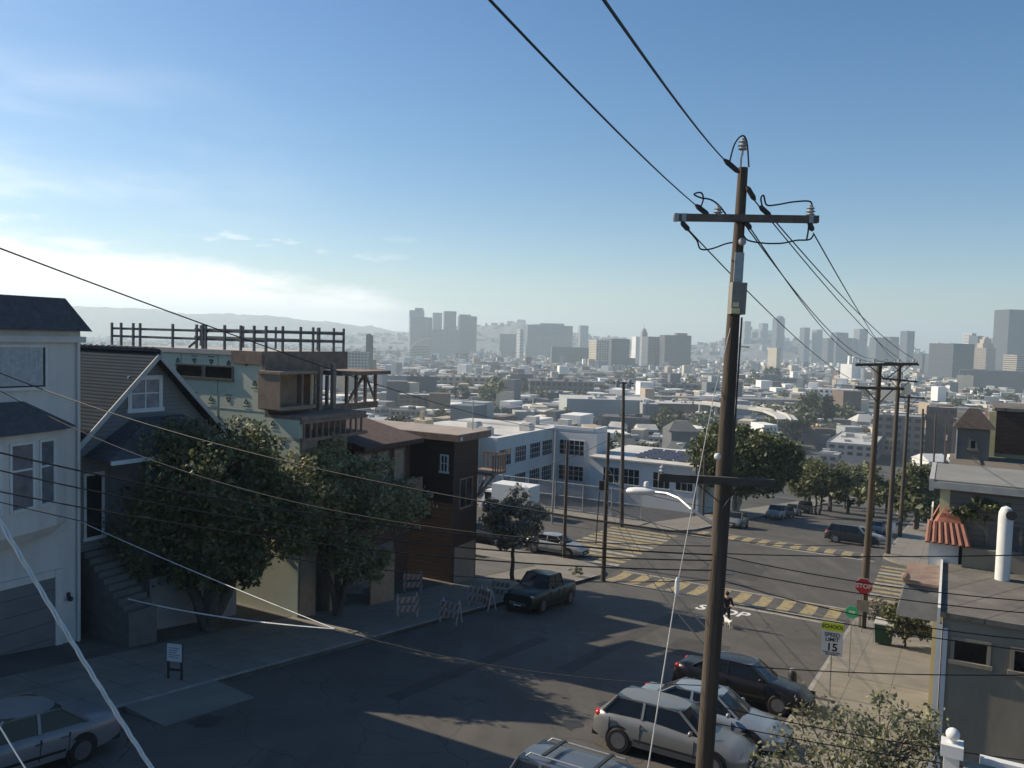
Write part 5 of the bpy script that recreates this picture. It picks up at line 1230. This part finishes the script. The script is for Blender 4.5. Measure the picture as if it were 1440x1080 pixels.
# skyline, left cluster
lm(577, 602, 446, 2600, 30, 'grey', 'tallest pale striped tower of the left skyline cluster', ('band', 4, 3), .25, cat=T, extra=lambda b, cx, cy, zb, zt, w, d: (box_on(b, cx, cy, -w * .5, w * .3, -d * .4, d * .4, zt, zt + 22), box_on(b, cx, cy, -w * .2, w * .25, -d * .3, d * .3, zt + 22, zt + 30)))
lm(602, 608, 447, 2650, 25, 'slate', 'narrow tower stuck to the side of the tallest striped tower', None, .1, cat=T)
lm(609, 622, 440, 2900, 30, 'pale blue', 'pale tower between the striped tower and the dark square tower', ('grid', 4, 5), .2, cat=T)
lm(625, 642, 438, 2700, 34, 'slate', 'dark square tower in the left skyline cluster', ('grid', 4, 6), .2, cat=T)
lm(646, 671, 445, 2600, 40, 'slate', 'broad tower with a rounded shoulder in the left skyline cluster', ('band', 4, 3), .2, cat=T, extra=lambda b, cx, cy, zb, zt, w, d: box_on(b, cx, cy, -w * .45, w * .2, -d * .4, d * .4, zt, zt + 6))
lm(606, 648, 464, 2450, 40, 'grey', 'low wide block at the foot of the left skyline towers', ('grid', 4, 5), .1)
lm(578, 606, 486, 2000, 30, 'cream', 'cream building with an arched white canopy under the striped tower', ('band', 4, 3), .1, extra=lambda b, cx, cy, zb, zt, w, d: b.tube([(cx - w * .5, cy - d * .6, zt - 8), (cx - w * .2, cy - d * .6, zt + 8), (cx + w * .2, cy - d * .6, zt + 16), (cx + w * .6, cy - d * .6, zt + 19)], 1.6, 6))
lm(703, 726, 470, 2700, 40, 'slate', 'dark low block left of the wide stepped block', ('band', 4, 3), .1)
lm(731, 737, 464, 2200, 16, 'white', 'thin bright white tower between dark blocks', ('band', 4, 3), .5, cat=T)
lm(742, 806, 458, 2700, 50, 'slate', 'widest dark stepped block on the middle skyline', ('grid', 4, 7), .1, extra=lambda b, cx, cy, zb, zt, w, d: (box_on(b, cx, cy, -w * .2, w * .32, -d * .4, d * .4, zt, zt + 8),))
lm(816, 828, 458, 3000, 26, 'grey', 'lone slim tower right of the wide stepped block', ('grid', 4, 5), .2, cat=T)
lm(776, 838, 489, 1900, 30, 'slate', 'long low grey block under the wide stepped block', ('band', 4, 3), .05)
lm(838, 858, 479, 1700, 36, 'cream', 'cream high-rise slab, first of the middle pair', ('grid', 3.5, 5), .35)
lm(859, 887, 477, 1750, 40, 'slate', 'grey slab with a bright side, second of the middle pair', ('band', 3.5, 5), .3)
lm(894, 902, 474, 2000, 20, 'white', 'white narrow block beside the domed church tower', None, .4)
lm(903, 911, 468, 1900, 14, 'grey', 'domed church tower on the middle skyline', None, .2, cat=T, extra=lambda b, cx, cy, zb, zt, w, d: (b.lathe([(w * .5, zt), (w * .48, zt + 4), (w * .3, zt + 9), (.6, zt + 12), (.3, zt + 20)], (cx, cy, 0), 12),))
lm(911, 934, 474, 1850, 36, 'slate', 'dark slab right of the domed tower', ('grid', 3.5, 5), .25)
lm(935, 973, 472, 1800, 45, 'dark grey', 'big dark office block with a raised roof left of the nearest pole', ('band', 3.5, 4), .1, extra=lambda b, cx, cy, zb, zt, w, d: box_on(b, cx, cy, 0, w * .4, -d * .3, d * .3, zt, zt + 6))
# right skyline
for x0, x1, y, d, c, lb in ((1047, 1057, 452, 3400, 'grey', 'left slim tower on top of the wooded city hill'), (1072, 1081, 455, 3400, 'grey', 'middle slim tower on the wooded city hill'), (1092, 1105, 448, 3000, 'slate', 'tall round-topped tower on the right flank of the city hill'),
                            (1131, 1140, 461, 3000, 'slate', 'small dark tower between the hill and the wires'), (1148, 1158, 464, 3000, 'grey', 'small pale tower among the wires'), (1175, 1195, 468, 2700, 'slate', 'bulky dark tower with a ragged top behind the wires'), (1164, 1174, 476, 2600, 'dark grey', 'short dark tower under the wires'),
                            (1196, 1205, 476, 2700, 'slate', 'short tower right of the ragged-topped tower'), (1208, 1222, 463, 2700, 'grey', 'pale-edged tower just above the crossarm of the stop-sign pole'), (1231, 1247, 475, 2500, 'slate', 'square dark tower left of the near-identical one'), (1251, 1266, 474, 2500, 'dark grey', 'square tower with a small roof box'),
                            (1275, 1288, 466, 2400, 'slate', 'tall slim slab standing alone on the right skyline'), (1268, 1275, 486, 2500, 'grey', 'small block at the foot of the lone slim slab'), (1296, 1311, 498, 2100, 'dark grey', 'dark rounded low block on the right skyline'), (1312, 1336, 499, 1900, 'slate', 'low dark block left of the broad grey block'),
                            (1366, 1374, 469, 2200, 'white', 'white slim tower beside the stepped stone tower'), (1374, 1385, 473, 2100, 'slate', 'slim striped tower between white and stepped towers'), (1402, 1413, 476, 2100, 'tan', 'tan tower right of the stepped stone tower'), (1428, 1446, 500, 1500, 'cream', 'pale block at the right frame edge under the black slab')):
    o = lm(x0, x1, y, d, 28, c, lb, ('band' if c != 'grey' else 'grid', 4, 5), .3, cat=T, bits=2)
    if lb.startswith('tall round'):
        b = MB(); p = at(1098.5, 447, 3000); b.lathe([(15, p.z - 1), (13, p.z + 5), (6, p.z + 8), (1, p.z + 9)], (p.x, p.y + 14, p.z), 14); 
        b.v = [v - o.location for v in b.v]; b.v = [Vector((v.x, v.y, v.z - p.z)) for v in b.v]; c_ = b.build('dome_cap', cmat('slate', WALLS['slate']), o)
lm(1338, 1374, 484, 1500, 60, 'dark grey', 'broad dark grey block with a bright corner on the right skyline', ('band', 4, 4), .25, bits=3)
lm(1384, 1404, 490, 1900, 30, 'tan', 'stepped stone tower with a bright side near the black slab', ('grid', 4, 4), .4, cat=T, extra=lambda b, cx, cy, zb, zt, w, d: (box_on(b, cx, cy, -w * .4, w * .35, -d * .4, d * .4, zt, zt + 12), box_on(b, cx, cy, -w * .28, w * .22, -d * .3, d * .3, zt + 12, zt + 22), box_on(b, cx, cy, -w * .15, w * .1, -d * .2, d * .2, zt + 22, zt + 27)))
lm(1418, 1450, 436, 2000, 50, 'dark grey', 'huge black slab tower at the right frame edge', ('band', 4, 4), .15, cat=T, bits=1)
# middle distance
lm(515, 525, 472, 950, 12, 'dark grey', 'thin dark concrete tower near the building site railing', None, .2, cat=T)
lm(489, 517, 496, 900, 24, 'pale blue', 'unfinished frame building with a pale grid facade beside the thin dark tower', ('grid', 3.4, 3.4), .1)
lm(544, 572, 529, 640, 26, 'grey', 'blank grey hall wall left of the slatted building', None, .12, roof='pale', bits=6)
lm(572, 613, 530, 640, 26, 'slate', 'building clad in slanting dark vertical slats', None, .12, bits=4, extra=lambda b, cx, cy, zb, zt, w, d: vstripes(b, cx, cy, zb, zt, w, d, .12, 2.0, .8))
lm(560, 604, 556, 560, 20, 'brown', 'brown row with a white skylight below the slatted building', ('grid', 3, 4), .1, roof='pale')
lm(548, 600, 578, 505, 16, 'tan', 'low tan row behind the sloping brown roof', ('grid', 3, 3), .1, roof='dark')
lm(612, 692, 531, 860, 60, 'tan', 'long low tan depot right of the slatted building', ('grid', 5, 6), .08, roof='grey', bits=9)
lm(745, 836, 537, 770, 50, 'dark grey', 'long dark shed in the middle of the city', ('grid', 6, 5), .04, roof='dark', bits=10)
lm(768, 796, 553, 700, 30, 'dark grey', 'dark square warehouse with a flat front', None, .1, roof='grey', bits=6)
lm(724, 752, 580, 510, 16, 'pale blue', 'small teal-grey building behind the school roof', None, .1, roof='pale')
lm(797, 922, 563, 540, 45, 'pale blue', 'long pale warehouse with clerestory roof', None, .06, roof='pale', bits=8)
lm(842, 912, 588, 480, 25, 'dark grey', 'warehouse front with white vertical fins', None, -.22, roof='dark', bits=6, extra=lambda b, cx, cy, zb, zt, w, d: vstripes(b, cx, cy, zb, zt - .6, w, d, -.22, 2.6, .8))
lm(904, 926, 569, 520, 18, 'grey', 'finned end block of the pale warehouse', None, -.05, roof='pale', extra=lambda b, cx, cy, zb, zt, w, d: vstripes(b, cx, cy, zb, zt - .6, w, d, -.05, 2.2, .8))
lm(926, 1000, 569, 585, 40, 'brown', 'long dark brown shed left of the nearest pole', None, .05, roof='pale', bits=9)
def gable(b, cx, cy, zb, zt, w, d):
    b.m = 1; b.hexa([(cx - w * .55, cy - d * .55, zt + .5), (cx + w * .55, cy - d * .55, zt + .5), (cx + w * .55, cy + d * .55, zt + .5), (cx - w * .55, cy + d * .55, zt + .5)], [(cx - w * .25, cy - .3, zt + 5), (cx + w * .25, cy - .3, zt + 5), (cx + w * .25, cy + .3, zt + 5), (cx - w * .25, cy + .3, zt + 5)]); b.m = 0
lm(944, 984, 608, 410, 16, 'dark grey', 'dark hip-roofed house behind the classroom block', None, .1, roof='dark', bits=0, extra=gable)
lm(930, 984, 541, 880, 30, 'slate', 'dark mill building with tall window bays', ('grid', 5, 7), .05, roof='dark')
lm(985, 1010, 546, 880, 10, 'yellow', 'yellow block beside the nearest pole', ('grid', 4, 5), .0, roof='white')
lm(1141, 1200, 548, 770, 24, 'white', 'white colonnaded office building with two rows of windows', ('grid', 4.6, 4.6), .06, roof='white', bits=5)
lm(1195, 1214, 513, 1300, 22, 'white', 'white twin-towered church in the city', None, .5, cat='church', extra=lambda b, cx, cy, zb, zt, w, d: (box_on(b, cx, cy, -w * .3, -w * .12, -d * .4, -d * .1, zt, zt + 14), box_on(b, cx, cy, w * .05, w * .22, -d * .4, -d * .1, zt, zt + 14)))
lm(1073, 1098, 528, 1100, 30, 'dark grey', 'dark bulky block left of the white office building', None, .2, roof='dark')
lm(1098, 1135, 533, 1100, 30, 'slate', 'long dark block just left of the white office building', ('band', 4, 4), .1, roof='dark')
lm(1091, 1100, 490, 1500, 20, 'cream', 'bright green-white slab under the round-topped tower', None, .6, cat=T)
lm(1350, 1450, 522, 1150, 60, 'dark grey', 'very long dark hall with a cream end wall', None, .1, roof='grey', bits=6)
lm(1346, 1369, 529, 1100, 14, 'cream', 'cream block at the end of the long dark hall', None, .0, roof='pale')
lm(1303, 1346, 574, 436, 12, 'brick', 'brick building with tall pale windows and a tan cornice', ('grid', 5, 3.2), .04, roof='pale', bits=3)
lm(1341, 1392, 592, 400, 14, 'brick', 'brick building behind the turret', ('grid', 4, 3.5), .05, roof='grey')
lm(1228, 1300, 586, 430, 22, 'dark grey', 'dark flat-fronted building between the far poles', ('grid', 4, 4), .05, roof='grey')
lm(1196, 1230, 594, 527, 14, 'white', 'small white-gabled house left of the stop-sign pole', None, .1, roof='pale', bits=0, extra=gable)
lm(1160, 1232, 625, 395, 60, 'grey', 'low pale-roofed shop left of the stop-sign pole', ('grid', 3, 4), .05, roof='pale', bits=9)
lm(1150, 1180, 640, 360, 12, 'grey', 'grey house above the far parked cars', ('grid', 3, 3), .1, roof='pale', bits=3)
lm(1232, 1262, 618, 430, 14, 'tan', 'small tan building between the two tallest right poles', ('grid', 3, 3), .1, roof='white')
# freeway ramp
e = thing('freeway_viaduct', 'pale curving freeway ramp on columns right of the nearest pole', 'viaduct', at(1040, 590, 520))
o_ = e.location.copy()
b = MB(o_); pts = [at(x, y, d) for x, y, d in ((985, 566, 560), (1030, 571, 530), (1060, 574, 520), (1085, 578, 505), (1102, 585, 480), (1108, 592, 450))]
for a, c in zip(pts, pts[1:]): b.bar(a, c, 11, 1.6)
b.build('deck', mat('pale_concrete', (.45, .44, .42), .85, .12, .2), e)
b = MB(o_)
for a, c in zip(pts, pts[1:]): b.bar(a + Vector((0, -5.6, 1.2)), c + Vector((0, -5.6, 1.2)), .4, 1.0)
b.build('guard_rail', MATS['pale_concrete'], e)
for p in pts[:5] + [pts[0].lerp(pts[1], .5)]:
    b = MB(o_); b.tube([p - Vector((0, 0, .8)), Vector((p.x, p.y, gz(p.x, p.y) - 1))], 1.1, 8); b.build('pillar', MATS['pale_concrete'], e)
e = thing('freeway_viaduct', 'long grey freeway deck crossing the city behind the pale ramp', 'viaduct', at(1060, 562, 700)); o_ = e.location.copy()
b = MB(o_); a, c = at(830, 556, 720), at(1235, 566, 690); b.bar(a, c, 20, 2); b.build('deck', mat('grey_concrete', (.2, .2, .2), .85, .15, .2), e)
for k in range(14):
    b = MB(o_); p = a.lerp(c, (k + .5) / 14); b.tube([p - Vector((0, 0, 1)), Vector((p.x, p.y, gz(p.x, p.y) - 1))], 1.3, 8); b.build('pillar', MATS['grey_concrete'], e)
# ------------------------------------------------------------------ generic buildings
ANCH = [(590, 455, 'the striped tower'), (658, 460, 'the rounded-shoulder tower'), (775, 468, 'the wide stepped block'), (848, 492, 'the cream slab pair'), (950, 490, 'the big dark office block'), (1098, 470, 'the round-topped tower'), (1065, 480, 'the wooded hill'), (1205, 505, 'the twin-towered church'), (1280, 485, 'the lone slim slab'), (1356, 505, 'the broad grey block'), (1392, 495, 'the stepped stone tower'), (1430, 470, 'the black slab tower'),
        (592, 550, 'the slatted building'), (650, 540, 'the tan depot'), (790, 545, 'the long dark shed'), (860, 580, 'the pale warehouse'), (960, 580, 'the brown shed'), (957, 548, 'the dark mill'), (1170, 558, 'the white office building'), (1065, 578, 'the freeway ramp'), (1400, 535, 'the long dark hall'), (1322, 590, 'the tall-windowed brick building'), (1370, 630, 'the turret'), (1195, 640, 'the pale-roofed shop'), (740, 610, 'the school roof'), (870, 560, 'the two-transformer pole'), (1236, 540, 'the stop-sign pole'), (1055, 640, 'the dome-crowned tree'), (505, 500, 'the frame building'), (1115, 540, 'the long dark block'), (920, 630, 'the solar panels')]
def rel(px, py):
    best = sorted(ANCH, key=lambda a: ((a[0] - px) * .8) ** 2 + ((a[1] - py) * 1.6) ** 2)[0]
    dx, dy = px - best[0], (py - best[1]) * 1.8
    if abs(dx) > abs(dy): r_ = 'right of' if dx > 0 else 'left of'
    else: r_ = 'below' if dy > 0 else 'above'
    k = math.hypot(dx, dy); r_ = ('just ' if k < 30 else ('' if k < 60 else 'well ')) + r_
    return r_ + ' ' + best[2]
USED = {}
def free(x, y, r_):
    for a in OCC:
        if (a[0] - x) ** 2 + (a[1] - y) ** 2 < (a[2] + r_) ** 2: return False
    return True
cnt = 0; tries = 0
cols = ['white'] * 4 + ['cream'] * 3 + ['grey'] * 5 + ['dark grey'] * 2 + ['tan'] * 3 + ['brick', 'pale blue', 'pale blue', 'brown', 'yellow', 'slate', 'slate']
while cnt < 270 and tries < 20000:
    tries += 1
    px = R.uniform(470, 1450); p = hit(px, 514 + 150 * R.random() ** 1.25 + .028 * (px - 720)); d = p.y; u_, v_ = uv(p.x, p.y)
    if u_ < 118 or (-27 < v_ < 3 and u_ < 330): continue
    big = R.random() < .2
    w_ = R.uniform(7, 13) * (1 if not big else 2.2) * (1 if d < 700 else 1.35); dp = R.uniform(9, 16) * (1 if not big else 1.5)
    h_ = R.uniform(3, 5) if d < 260 else (R.uniform(4, 8) if d < 700 else R.uniform(4, 8))
    zb = gz(p.x, p.y)
    qx, qy = proj((p.x, p.y, zb + h_))
    if qy < 500 or qy > 655: continue
    if v_ < -20 and u_ < 135: continue
    if not free(p.x, p.y, max(w_, dp) * .55): continue
    col = R.choice(cols); rf = R.choice(['pale', 'pale', 'grey', 'dark', 'white'])
    ang = R.choice((TH, TH, .1, .1, -.15)) + R.uniform(-.04, .04)
    win = R.choice((('grid', 3.1, 3), ('grid', 3.1, 2.4), ('band', 3.3, 3), ('grid', 3.3, 4))) if R.random() < .85 else None
    b = MB((p.x, p.y, zb)); gbl = (not big) and R.random() < .28 and d < 500
    city_block(b, p.x, p.y, zb - 1, zb + h_, w_, dp, ang, win, R.randint(1, 5) if not gbl else 0, R, .5)
    if gbl:
        b.m = 1; ca, sa = math.cos(ang), math.sin(ang); Q = lambda x, y, z: (p.x + x * ca - y * sa, p.y + x * sa + y * ca, z)
        b.hexa([Q(-w_ * .54, -dp * .54, zb + h_ + .51), Q(w_ * .54, -dp * .54, zb + h_ + .51), Q(w_ * .54, dp * .54, zb + h_ + .51), Q(-w_ * .54, dp * .54, zb + h_ + .51)], [Q(-w_ * .5, -.1, zb + h_ + 3.2), Q(w_ * .5, -.1, zb + h_ + 3.2), Q(w_ * .5, .1, zb + h_ + 3.2), Q(-w_ * .5, .1, zb + h_ + 3.2)])
    o = b.build('city_house', [cmat(col, WALLS[col]), mat('roof_' + rf, ROOFS[rf]), M_win]); o.location = (p.x, p.y, zb)
    qx, qy = proj((p.x, p.y, zb + h_ * .6))
    size = 'long' if big else ('small' if w_ < 11 else 'mid-sized')
    lb = f"{size} {col} {'gabled' if gbl else 'flat-roofed'} building with {rf} roof {rel(qx, qy)}"
    tag(o, lb, 'building'); USED.setdefault(lb, []).append(o)
    OCC.append((p.x, p.y, max(w_, dp) * .5)); cnt += 1
for lb, os_ in USED.items():
    if len(os_) > 1:
        for o in os_: o['group'] = lb[:100]
# the far carpet of roofs nobody could count
b = MB((0, 1500, -56)); rr = random.Random(11)
cmats = [mat('carpet_' + k, c, .9, .1, .05) for k, c in WALLS.items()]
for _ in range(14500):
    px = rr.uniform(-150, 1650); d = 430 * (4200 / 430) ** (rr.random() ** .85)
    p = at(px, 500, d)
    if not free(p.x, p.y, 8): continue
    zb = gz(p.x, p.y); w_ = rr.uniform(6, 15); b.m = rr.choice([0, 0, 0, 0, 1, 1, 2, 2, 2, 3, 3, 4, 4, 5, 6, 6, 7, 9]); h_ = rr.uniform(4, 10) if rr.random() < .95 else rr.uniform(11, 24)
    b.rbox((p.x, p.y, zb - 1), w_, rr.uniform(10, 20), h_ + 1, rr.choice((TH, .1)) + rr.uniform(-.05, .05))
tag(b.build('distant_roofs', cmats), 'carpet of countless far houses filling the flat city', 'buildings', kind='stuff').location = (0, 1500, -56)
# a lattice of streets and car parks
b = MB()
for v in range(-900, 1100, 95):
    if -60 < v < 60: continue
    strip(b, 430, 2600, v, v + 11, .05)
    strip(b, 140, 430, v, v + 9, .05)
for u in range(160, 2600, 80): strip(b, u, u + 10, -1200, 1400, .054)
tag(b.build('city_streets', mat('far_asphalt', (.075, .075, .074), .9, .2, .1)), kind='structure')
# trees in the city
tm = []
for k in range(3):
    b = MB(); foliage(b, (0, 0, 5), 4.2, 4.2, 4, 420, 1.15, 22, .4, 60 + k); b.m = 1; b.tube([(0, 0, -.5), (0, 0, 4)], [.4, .25], 6); tm.append(b.data('city_tree', [[LM_dark, leaf_mat('city_leaves', (.035, .045, .025), (.065, .075, .04)), LM_dark][k], M_bark]))
spots = [(690, 566, 330, 2.0), (648, 563, 350, 1.3), (668, 590, 240, 1.0), (620, 590, 230, .8), (700, 590, 250, 1.0), (655, 545, 480, 1.3), (1090, 606, 220, 1.4), (1120, 596, 240, 1.3), (1150, 590, 260, 1.5), (1075, 590, 330, 1.2), (1175, 580, 340, 1.5), (1190, 594, 250, 1.2), (1140, 575, 420, 1.6), (1105, 620, 190, 1.1), (1135, 640, 150, 1.0), (930, 605, 230, 1.1), (945, 597, 260, 1.1), (990, 612, 190, 1.0), (800, 590, 240, .9), (735, 548, 500, 1.6), (760, 560, 430, 1.2), (1060, 540, 640, 2.0), (1085, 532, 760, 2.4), (885, 530, 760, 1.8), (905, 540, 640, 1.4), (850, 548, 560, 1.2), (1265, 560, 420, 1.2), (1240, 605, 220, 1.0), (1300, 612, 170, 1.0), (1320, 630, 150, 1.1), (1305, 660, 120, .9), (1330, 655, 125, .9), (1280, 640, 150, .9), (1290, 690, 100, .8), (1150, 560, 520, 1.4), (1010, 590, 260, 1.2), (1215, 555, 520, 1.2), (565, 596, 200, .7), (1170, 655, 125, .9), (1230, 665, 120, .8), (1380, 560, 380, 1.2), (1420, 565, 340, 1.1), (1140, 665, 128, .8), (1195, 668, 126, .7), (1250, 655, 135, .7), (1120, 610, 200, 1.4), (1145, 600, 215, 1.5), (1210, 640, 150, 1.0), (1270, 670, 120, .9)]
for _ in range(120):
    q_ = R.uniform(520, 1440); y_ = 530 + 140 * R.random() ** 1.1; p = hit(q_, y_); u_, v_ = uv(p.x, p.y)
    if u_ < 118 or (-26 < v_ < 3 and u_ < 330) or not free(p.x, p.y, 2): continue
    spots.append((q_, y_ - 10, 0, R.uniform(.7, 1.3) * (1 if p.y < 500 else 1.5)))
TL = {}
for i, (px, py, d, s) in enumerate(spots):
    p = hit(px, py + 10) if d == 0 or d > 160 else at(px, py, d); z = gz(p.x, p.y)
    if d > 160: s *= min(2.2, max(1, p.y / d) ** .8)
    o = bpy.data.objects.new('city_tree', tm[i % 3]); COL.objects.link(o); o.location = (p.x, p.y, z); o.scale = (s, s, s * R.uniform(.85, 1.1)); o.rotation_euler = (0, 0, R.uniform(0, 6))
    qx, qy = proj((p.x, p.y, z + 5 * s))
    lb = f"{'broad' if s > 1.25 else ('mid-sized' if s > .95 else 'small')} dark tree among the city houses {rel(qx, qy)}"
    tag(o, lb, 'tree', 'trees among the city houses'); TL.setdefault(lb, []).append(o)
for lb, os_ in TL.items():
    if len(os_) > 1:
        for o in os_: o['group'] = lb
# ------------------------------------------------------------------ hills
from mathutils import noise as mnoise
HH = []
def hill(prof, d, m, thick=1400, jag=3.0, seed=1, town=0):
    rr = random.Random(seed); b = MB(); n = 300; x0, x1 = prof[0][0], prof[-1][0]; K = 14
    rows = []
    for k in range(n + 1):
        px = x0 + (x1 - x0) * k / n; p = at(px, lerp_list(prof, px), d); row = []
        for q in range(K + 1):
            t = q / K * 2 - 1; f = .5 + .5 * math.cos(PI * t); dy = t * thick
            x, y = p.x * (1 + dy / d * .8), p.y + dy
            row.append(Vector((x, y, -58 + (p.z + 58) * f + f * jag * (3 * mnoise.noise((x / 260, y / 260, seed)) + 1.5 * mnoise.noise((x / 60, y / 60, seed)) + mnoise.noise((x / 17, y / 40, seed))))))
        rows.append(row)
    for a, c in zip(rows, rows[1:]):
        for i in range(K): b.face([a[i], c[i], c[i + 1], a[i + 1]])
    for _ in range(town):
        a = rr.choice(rows); HH.append(a[rr.randint(3, K // 2)] + Vector((rr.uniform(-15, 15), rr.uniform(-40, 40), -4)))
    o = b.build('hill', m); shade(o.data, 180)
    return tag(o, kind='structure')
M_hill = mat('hill_scrub', (.05, .06, .045), .95, .5, .012, c2=(.12, .115, .09))
M_hillc = mat('hill_town', (.05, .055, .048), .95, .6, .03, c2=(.13, .13, .125))
hill([(-250, 424), (0, 425), (100, 430), (180, 433), (280, 441), (370, 443), (460, 453), (520, 459), (560, 466), (640, 476), (760, 492)], 6200, M_hill, 1600, 5, 3)
hill([(400, 490), (480, 472), (560, 470), (660, 460), (700, 456), (728, 452), (752, 458), (850, 474), (930, 484), (1000, 494)], 4300, M_hillc, 1000, 3, 5, 420)
hill([(930, 494), (1000, 484), (1035, 474), (1050, 466), (1062, 463), (1085, 468), (1110, 480), (1150, 480), (1180, 476), (1230, 486), (1330, 500), (1480, 516)], 3700, M_hillc, 700, 3, 8, 320)
b = MB((0, 3500, 0)); rr = random.Random(4)
for p in HH:
    b.m = rr.choice((2, 3, 3, 9, 9, 7, 4, 0)); b.rbox((p.x, p.y, p.z - 6), rr.uniform(10, 28), rr.uniform(10, 20), rr.uniform(12, 24), rr.uniform(-.3, .3))
tag(b.build('hillside_houses', cmats), 'hazy houses crowding the far hillsides', 'buildings', kind='stuff').location = (0, 3500, 0)
# ------------------------------------------------------------------ air
b = MB((0, 4500, 0)); b.box(-9000, 9000, -200, 9500, -60, 260)
hz = b.build('haze', None); hz.location = (0, 4500, 0)
m = bpy.data.materials.new('haze_air'); m.use_nodes = True; N = m.node_tree.nodes; N.remove(N['Principled BSDF'])
pv_ = N.new('ShaderNodeVolumePrincipled'); pv_.inputs['Color'].default_value = (.76, .91, 1, 1); pv_.inputs['Density'].default_value = HAZE; pv_.inputs['Anisotropy'].default_value = .25
m.node_tree.links.new(pv_.outputs[0], N['Material Output'].inputs['Volume'])
hz.data.materials.clear(); hz.data.materials.append(m); tag(hz, kind='stuff')
